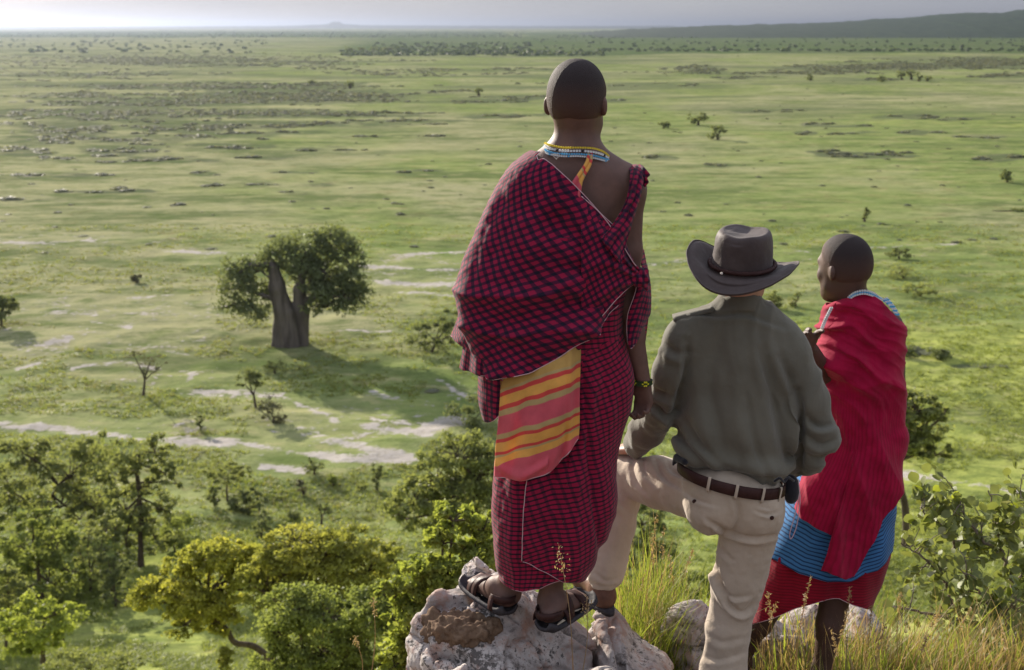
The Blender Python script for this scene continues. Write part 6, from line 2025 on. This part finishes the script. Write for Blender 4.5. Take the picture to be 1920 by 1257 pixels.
def ledge_grass():
    rng = np.random.default_rng(31)
    m1 = foliage('ledge_grass_green', (.15, .20, .045), (.30, .35, .08), .5, 3)
    m2 = foliage('ledge_grass_straw', (.30, .21, .12), (.50, .38, .24), .4, 3)

    def scat(n, x0, x1, y0, y1, clump):
        g = int(n / clump) + 1
        gx = rng.uniform(x0, x1, g); gy = rng.uniform(y0, y1, g)
        k = rng.integers(0, g, n)
        x = gx[k] + rng.normal(0, .03, n); y = gy[k] + rng.normal(0, .03, n)
        return np.stack([x, y, H(x, y) - .01], 1)
    A, B, Sd = Acc(), Acc(), Acc()
    specs = [  # n, x range, y range, height, lean, share of straw
        (1500, .42, .78, 4.35, 4.95, (.18, .62), (.05, 0), .35), (900, .40, .62, 4.3, 4.8, (.35, .85), (.04, 0), .35), (800, .75, 1.3, 4.5, 5.0, (.06, .20), (.1, 0), .6),
        (1900, .95, 2.3, 4.3, 4.95, (.12, .36), (.06, 0), .6), (700, 1.3, 2.4, 4.4, 5.0, (.2, .5), (.25, 0), .75), (420, 1.0, 2.3, 4.1, 4.6, (.25, .5), (-.1, 0), .8), (700, .3, .9, 3.95, 4.35, (.08, .22), (0, 0), .5),
        (420, 1.15, 1.6, 4.3, 4.6, (.12, .30), (.05, 0), .5)]
    for n, x0, x1, y0, y1, hr, ln, st in specs:
        p = scat(n, x0, x1, y0, y1, 22)
        h = rng.uniform(hr[0], hr[1], n) * rng.uniform(.6, 1, n)
        w = rng.uniform(.0018, .0055, n) * rng.uniform(.6, 1, n)
        straw = rng.random(n) < st
        for m, acc in ((~straw, A), (straw, B)):
            V, F, C = blades(p[m], h[m], w[m] * (.6 if acc is B else 1), rng, ln, .55)
            acc.add(V, F)
    # flowering stalks with feathery heads
    stalk = [P(1232, 960, 4.55), P(1222, 1000, 4.6), P(1245, 985, 4.5), P(1300, 1030, 4.6), P(1520, 1078, 4.15), P(1455, 1128, 4.2), P(1510, 1112, 4.1), P(1593, 1100, 4.15), P(1420, 1130, 4.1), P(1635, 1135, 4.3), P(1690, 1110, 4.4),
             P(1560, 1180, 4.0), P(1660, 1170, 4.2), P(1760, 1150, 4.3), P(1820, 1140, 4.5), P(1440, 1110, 4.0), P(1590, 1150, 3.95), P(1255, 1040, 4.5), P(1210, 1075, 4.5), P(1740, 1190, 4.1), P(1880, 1180, 4.2)]
    for tip in stalk:
        gx = tip[0] - rng.uniform(-.05, .12); gy = tip[1] + rng.uniform(-.08, .08)
        base = np.array([gx, gy, float(H(gx, gy))])
        c = crom(np.array([base, base * .5 + tip * .5 + rng.normal(0, .02, 3), tip]), 12)
        B.add(*tube(c, np.linspace(.0018, .0008, 12), 4, cap=False)[:2])
        m = 34
        t = rng.uniform(.78, 1, m)
        pos = np.stack([np.interp(t, np.linspace(0, 1, 12), c[:, k]) for k in range(3)], 1) + rng.normal(0, .004, (m, 3))
        V, F = leaf_cloud(pos, .006, rng, 1.5, 2.6); Sd.add(V, F)
    # the one in front of the checked skirt and those left of the boulder
    for tip, base in ((P(1047, 1022, 3.35), P(1075, 1262, 3.35)), (P(700, 1120, 3.6), P(695, 1275, 3.6)), (P(665, 1195, 3.6), P(680, 1275, 3.6)), (P(1100, 1120, 3.4), P(1090, 1275, 3.4))):
        c = crom(np.array([base, base * .5 + tip * .5 + [.01, 0, 0], tip]), 14)
        c0 = c[0].copy(); c0[2] = min(c0[2], float(H(c0[0], c0[1]))); c = np.vstack([c0, c])
        B.add(*tube(c, np.linspace(.0016, .0007, 15), 4, cap=False)[:2])
        m = 46; t = rng.uniform(.80, 1, m)
        pos = np.stack([np.interp(t, np.linspace(0, 1, 15), c[:, k]) for k in range(3)], 1) + rng.normal(0, .010 if tip[0] > .05 and tip[2] > 39 else .004, (m, 3))
        V, F = leaf_cloud(pos, .0042, rng, 1.5, 2.2); Sd.add(V, F)
    for nm, acc, mat in (('ledge_grass', A, m1), ('dry_ledge_grass', B, m2), ('seed_heads', Sd, m2)):
        o = link(nm, acc.mesh(nm, False), mat); o['kind'] = 'stuff'


ledge_grass()


def broadleaf_shrub():
    rng = np.random.default_rng(9)
    b = np.array([2.05, 5.3, float(H(2.05, 5.3))])
    root = thing('broadleaf_shrub', b, 'sprawling shrub with round waxy leaves and knotted twigs in the right foreground', 'shrub')
    tw = Acc(); ends = []
    q = lambda x, y, d: P(x, y, d)
    stems = [[b, q(1880, 1235, 5.3), q(1855, 1185, 5.25), q(1812, 1168, 5.2), q(1720, 1147, 5.15), q(1672, 1136, 5.1)],
             [q(1812, 1168, 5.2), q(1785, 1130, 5.3), q(1770, 1085, 5.3), q(1735, 1050, 5.3), q(1690, 1020, 5.25)],
             [q(1770, 1085, 5.3), q(1790, 1040, 5.4), q(1780, 1000, 5.4), q(1740, 970, 5.4), q(1725, 950, 5.35)],
             [b, q(1890, 1180, 5.4), q(1900, 1110, 5.45), q(1880, 1040, 5.5), q(1868, 980, 5.5), q(1855, 920, 5.5)],
             [q(1880, 1040, 5.5), q(1840, 1010, 5.4), q(1810, 965, 5.4), q(1795, 930, 5.4)],
             [q(1900, 1110, 5.45), q(1925, 1050, 5.5), q(1930, 980, 5.5), q(1915, 930, 5.5)],
             [b, q(1950, 1190, 5.2), q(1960, 1120, 5.2), q(1950, 1060, 5.2)], [q(1855, 1185, 5.25), q(1860, 1140, 5.1), q(1830, 1100, 5.05), q(1800, 1070, 5.0)],
             [q(1880, 1235, 5.3), q(1900, 1200, 5.0), q(1885, 1160, 4.95), q(1905, 1120, 4.9)], [b, q(1900, 1255, 4.9), q(1870, 1230, 4.8), q(1850, 1215, 4.8)]]
    for k, s in enumerate(stems):
        c = crom(np.array(s), 8 * len(s)) + rng.normal(0, .004, (8 * len(s), 3))
        r0 = .017 if k in (0, 3, 6) else .010
        tw.add(*tube(c, np.linspace(r0, .003, len(c)), 6, cap=False)[:2])
        for i in range(4 if k else 14, len(c), 2):
            d = rng.normal(size=3); d[2] += .5; d /= np.linalg.norm(d)
            L = rng.uniform(.05, .16)
            e = c[i] + d * L
            tw.add(*limb(c[i], e, .0035, .0015, rng, 4, .1, 4))
            ends.append((c[i], e))
    link('twigs', tw.mesh('twigs'), M_TWIG, root)
    # leaf: round, folded a little along the rib
    V, F = [], []
    nl = 7
    prof = [0, .30, .46, .5, .44, .28, 0]
    for i in range(nl):
        y = i / (nl - 1) * 1.25
        for s in (-1, 0, 1): V.append([s * prof[i], y + .12, .10 * abs(s) * prof[i] * 2 - .10 * (y - .6) ** 2])
    g = grid_faces(nl, 3)
    V.append([0, 0, 0]); F = np.vstack([g[:, [0, 1, 2]], g[:, [0, 2, 3]]])
    me = np_mesh('leaf', np.array(V), F)
    mats = [foliage('waxy_leaf', (.15, .185, .07), (.24, .27, .11), .42, 6, .5, .3), foliage('waxy_leaf_young', (.24, .30, .05), (.34, .38, .07), .5, 6, .5, .3), foliage('waxy_leaf_pale', (.22, .24, .14), (.30, .31, .20), .3, 6, .5, .3)]
    data = []
    for m in mats:
        mm = me.copy(); mm.name = 'leaf'; mm.materials.append(m); data.append(mm)
    n = 0; extra = Acc()
    Vb = np.array(V)
    rng.shuffle(ends)
    for rep in range(10):
        for a, e in ends:
            t = rng.uniform(.3, 1.25)
            p = a + (e - a) * t + rng.normal(0, .006 + .016 * (rep > 2), 3)
            s = rng.uniform(.026, .056) * (.85 if rep > 4 else 1)
            out = (e - a) / (np.linalg.norm(e - a) + 1e-9) + rng.normal(0, .6, 3)
            rot = Vector(out).to_track_quat('Y', 'Z').to_matrix().to_4x4() @ Matrix.Rotation(rng.uniform(-1.4, 1.4), 4, 'Y')
            Mx = Matrix.Translation(Vector(p)) @ rot @ Matrix.Scale(s, 4)
            k = rng.choice(3, p=[.64, .16, .20])
            if n < 300:
                o = bpy.data.objects.new('leaf', data[k]); COL.objects.link(o)
                o.parent = root; o.matrix_parent_inverse = Matrix.Translation(-Vector(root.location))
                o.matrix_basis = Mx
            else:
                Mn = np.array(Mx); extra.add(Vb @ Mn[:3, :3].T + Mn[:3, 3], F)
            n += 1
    o = link('leaves', extra.mesh('leaves'), mats[0], root); o['kind'] = 'stuff'


broadleaf_shrub()
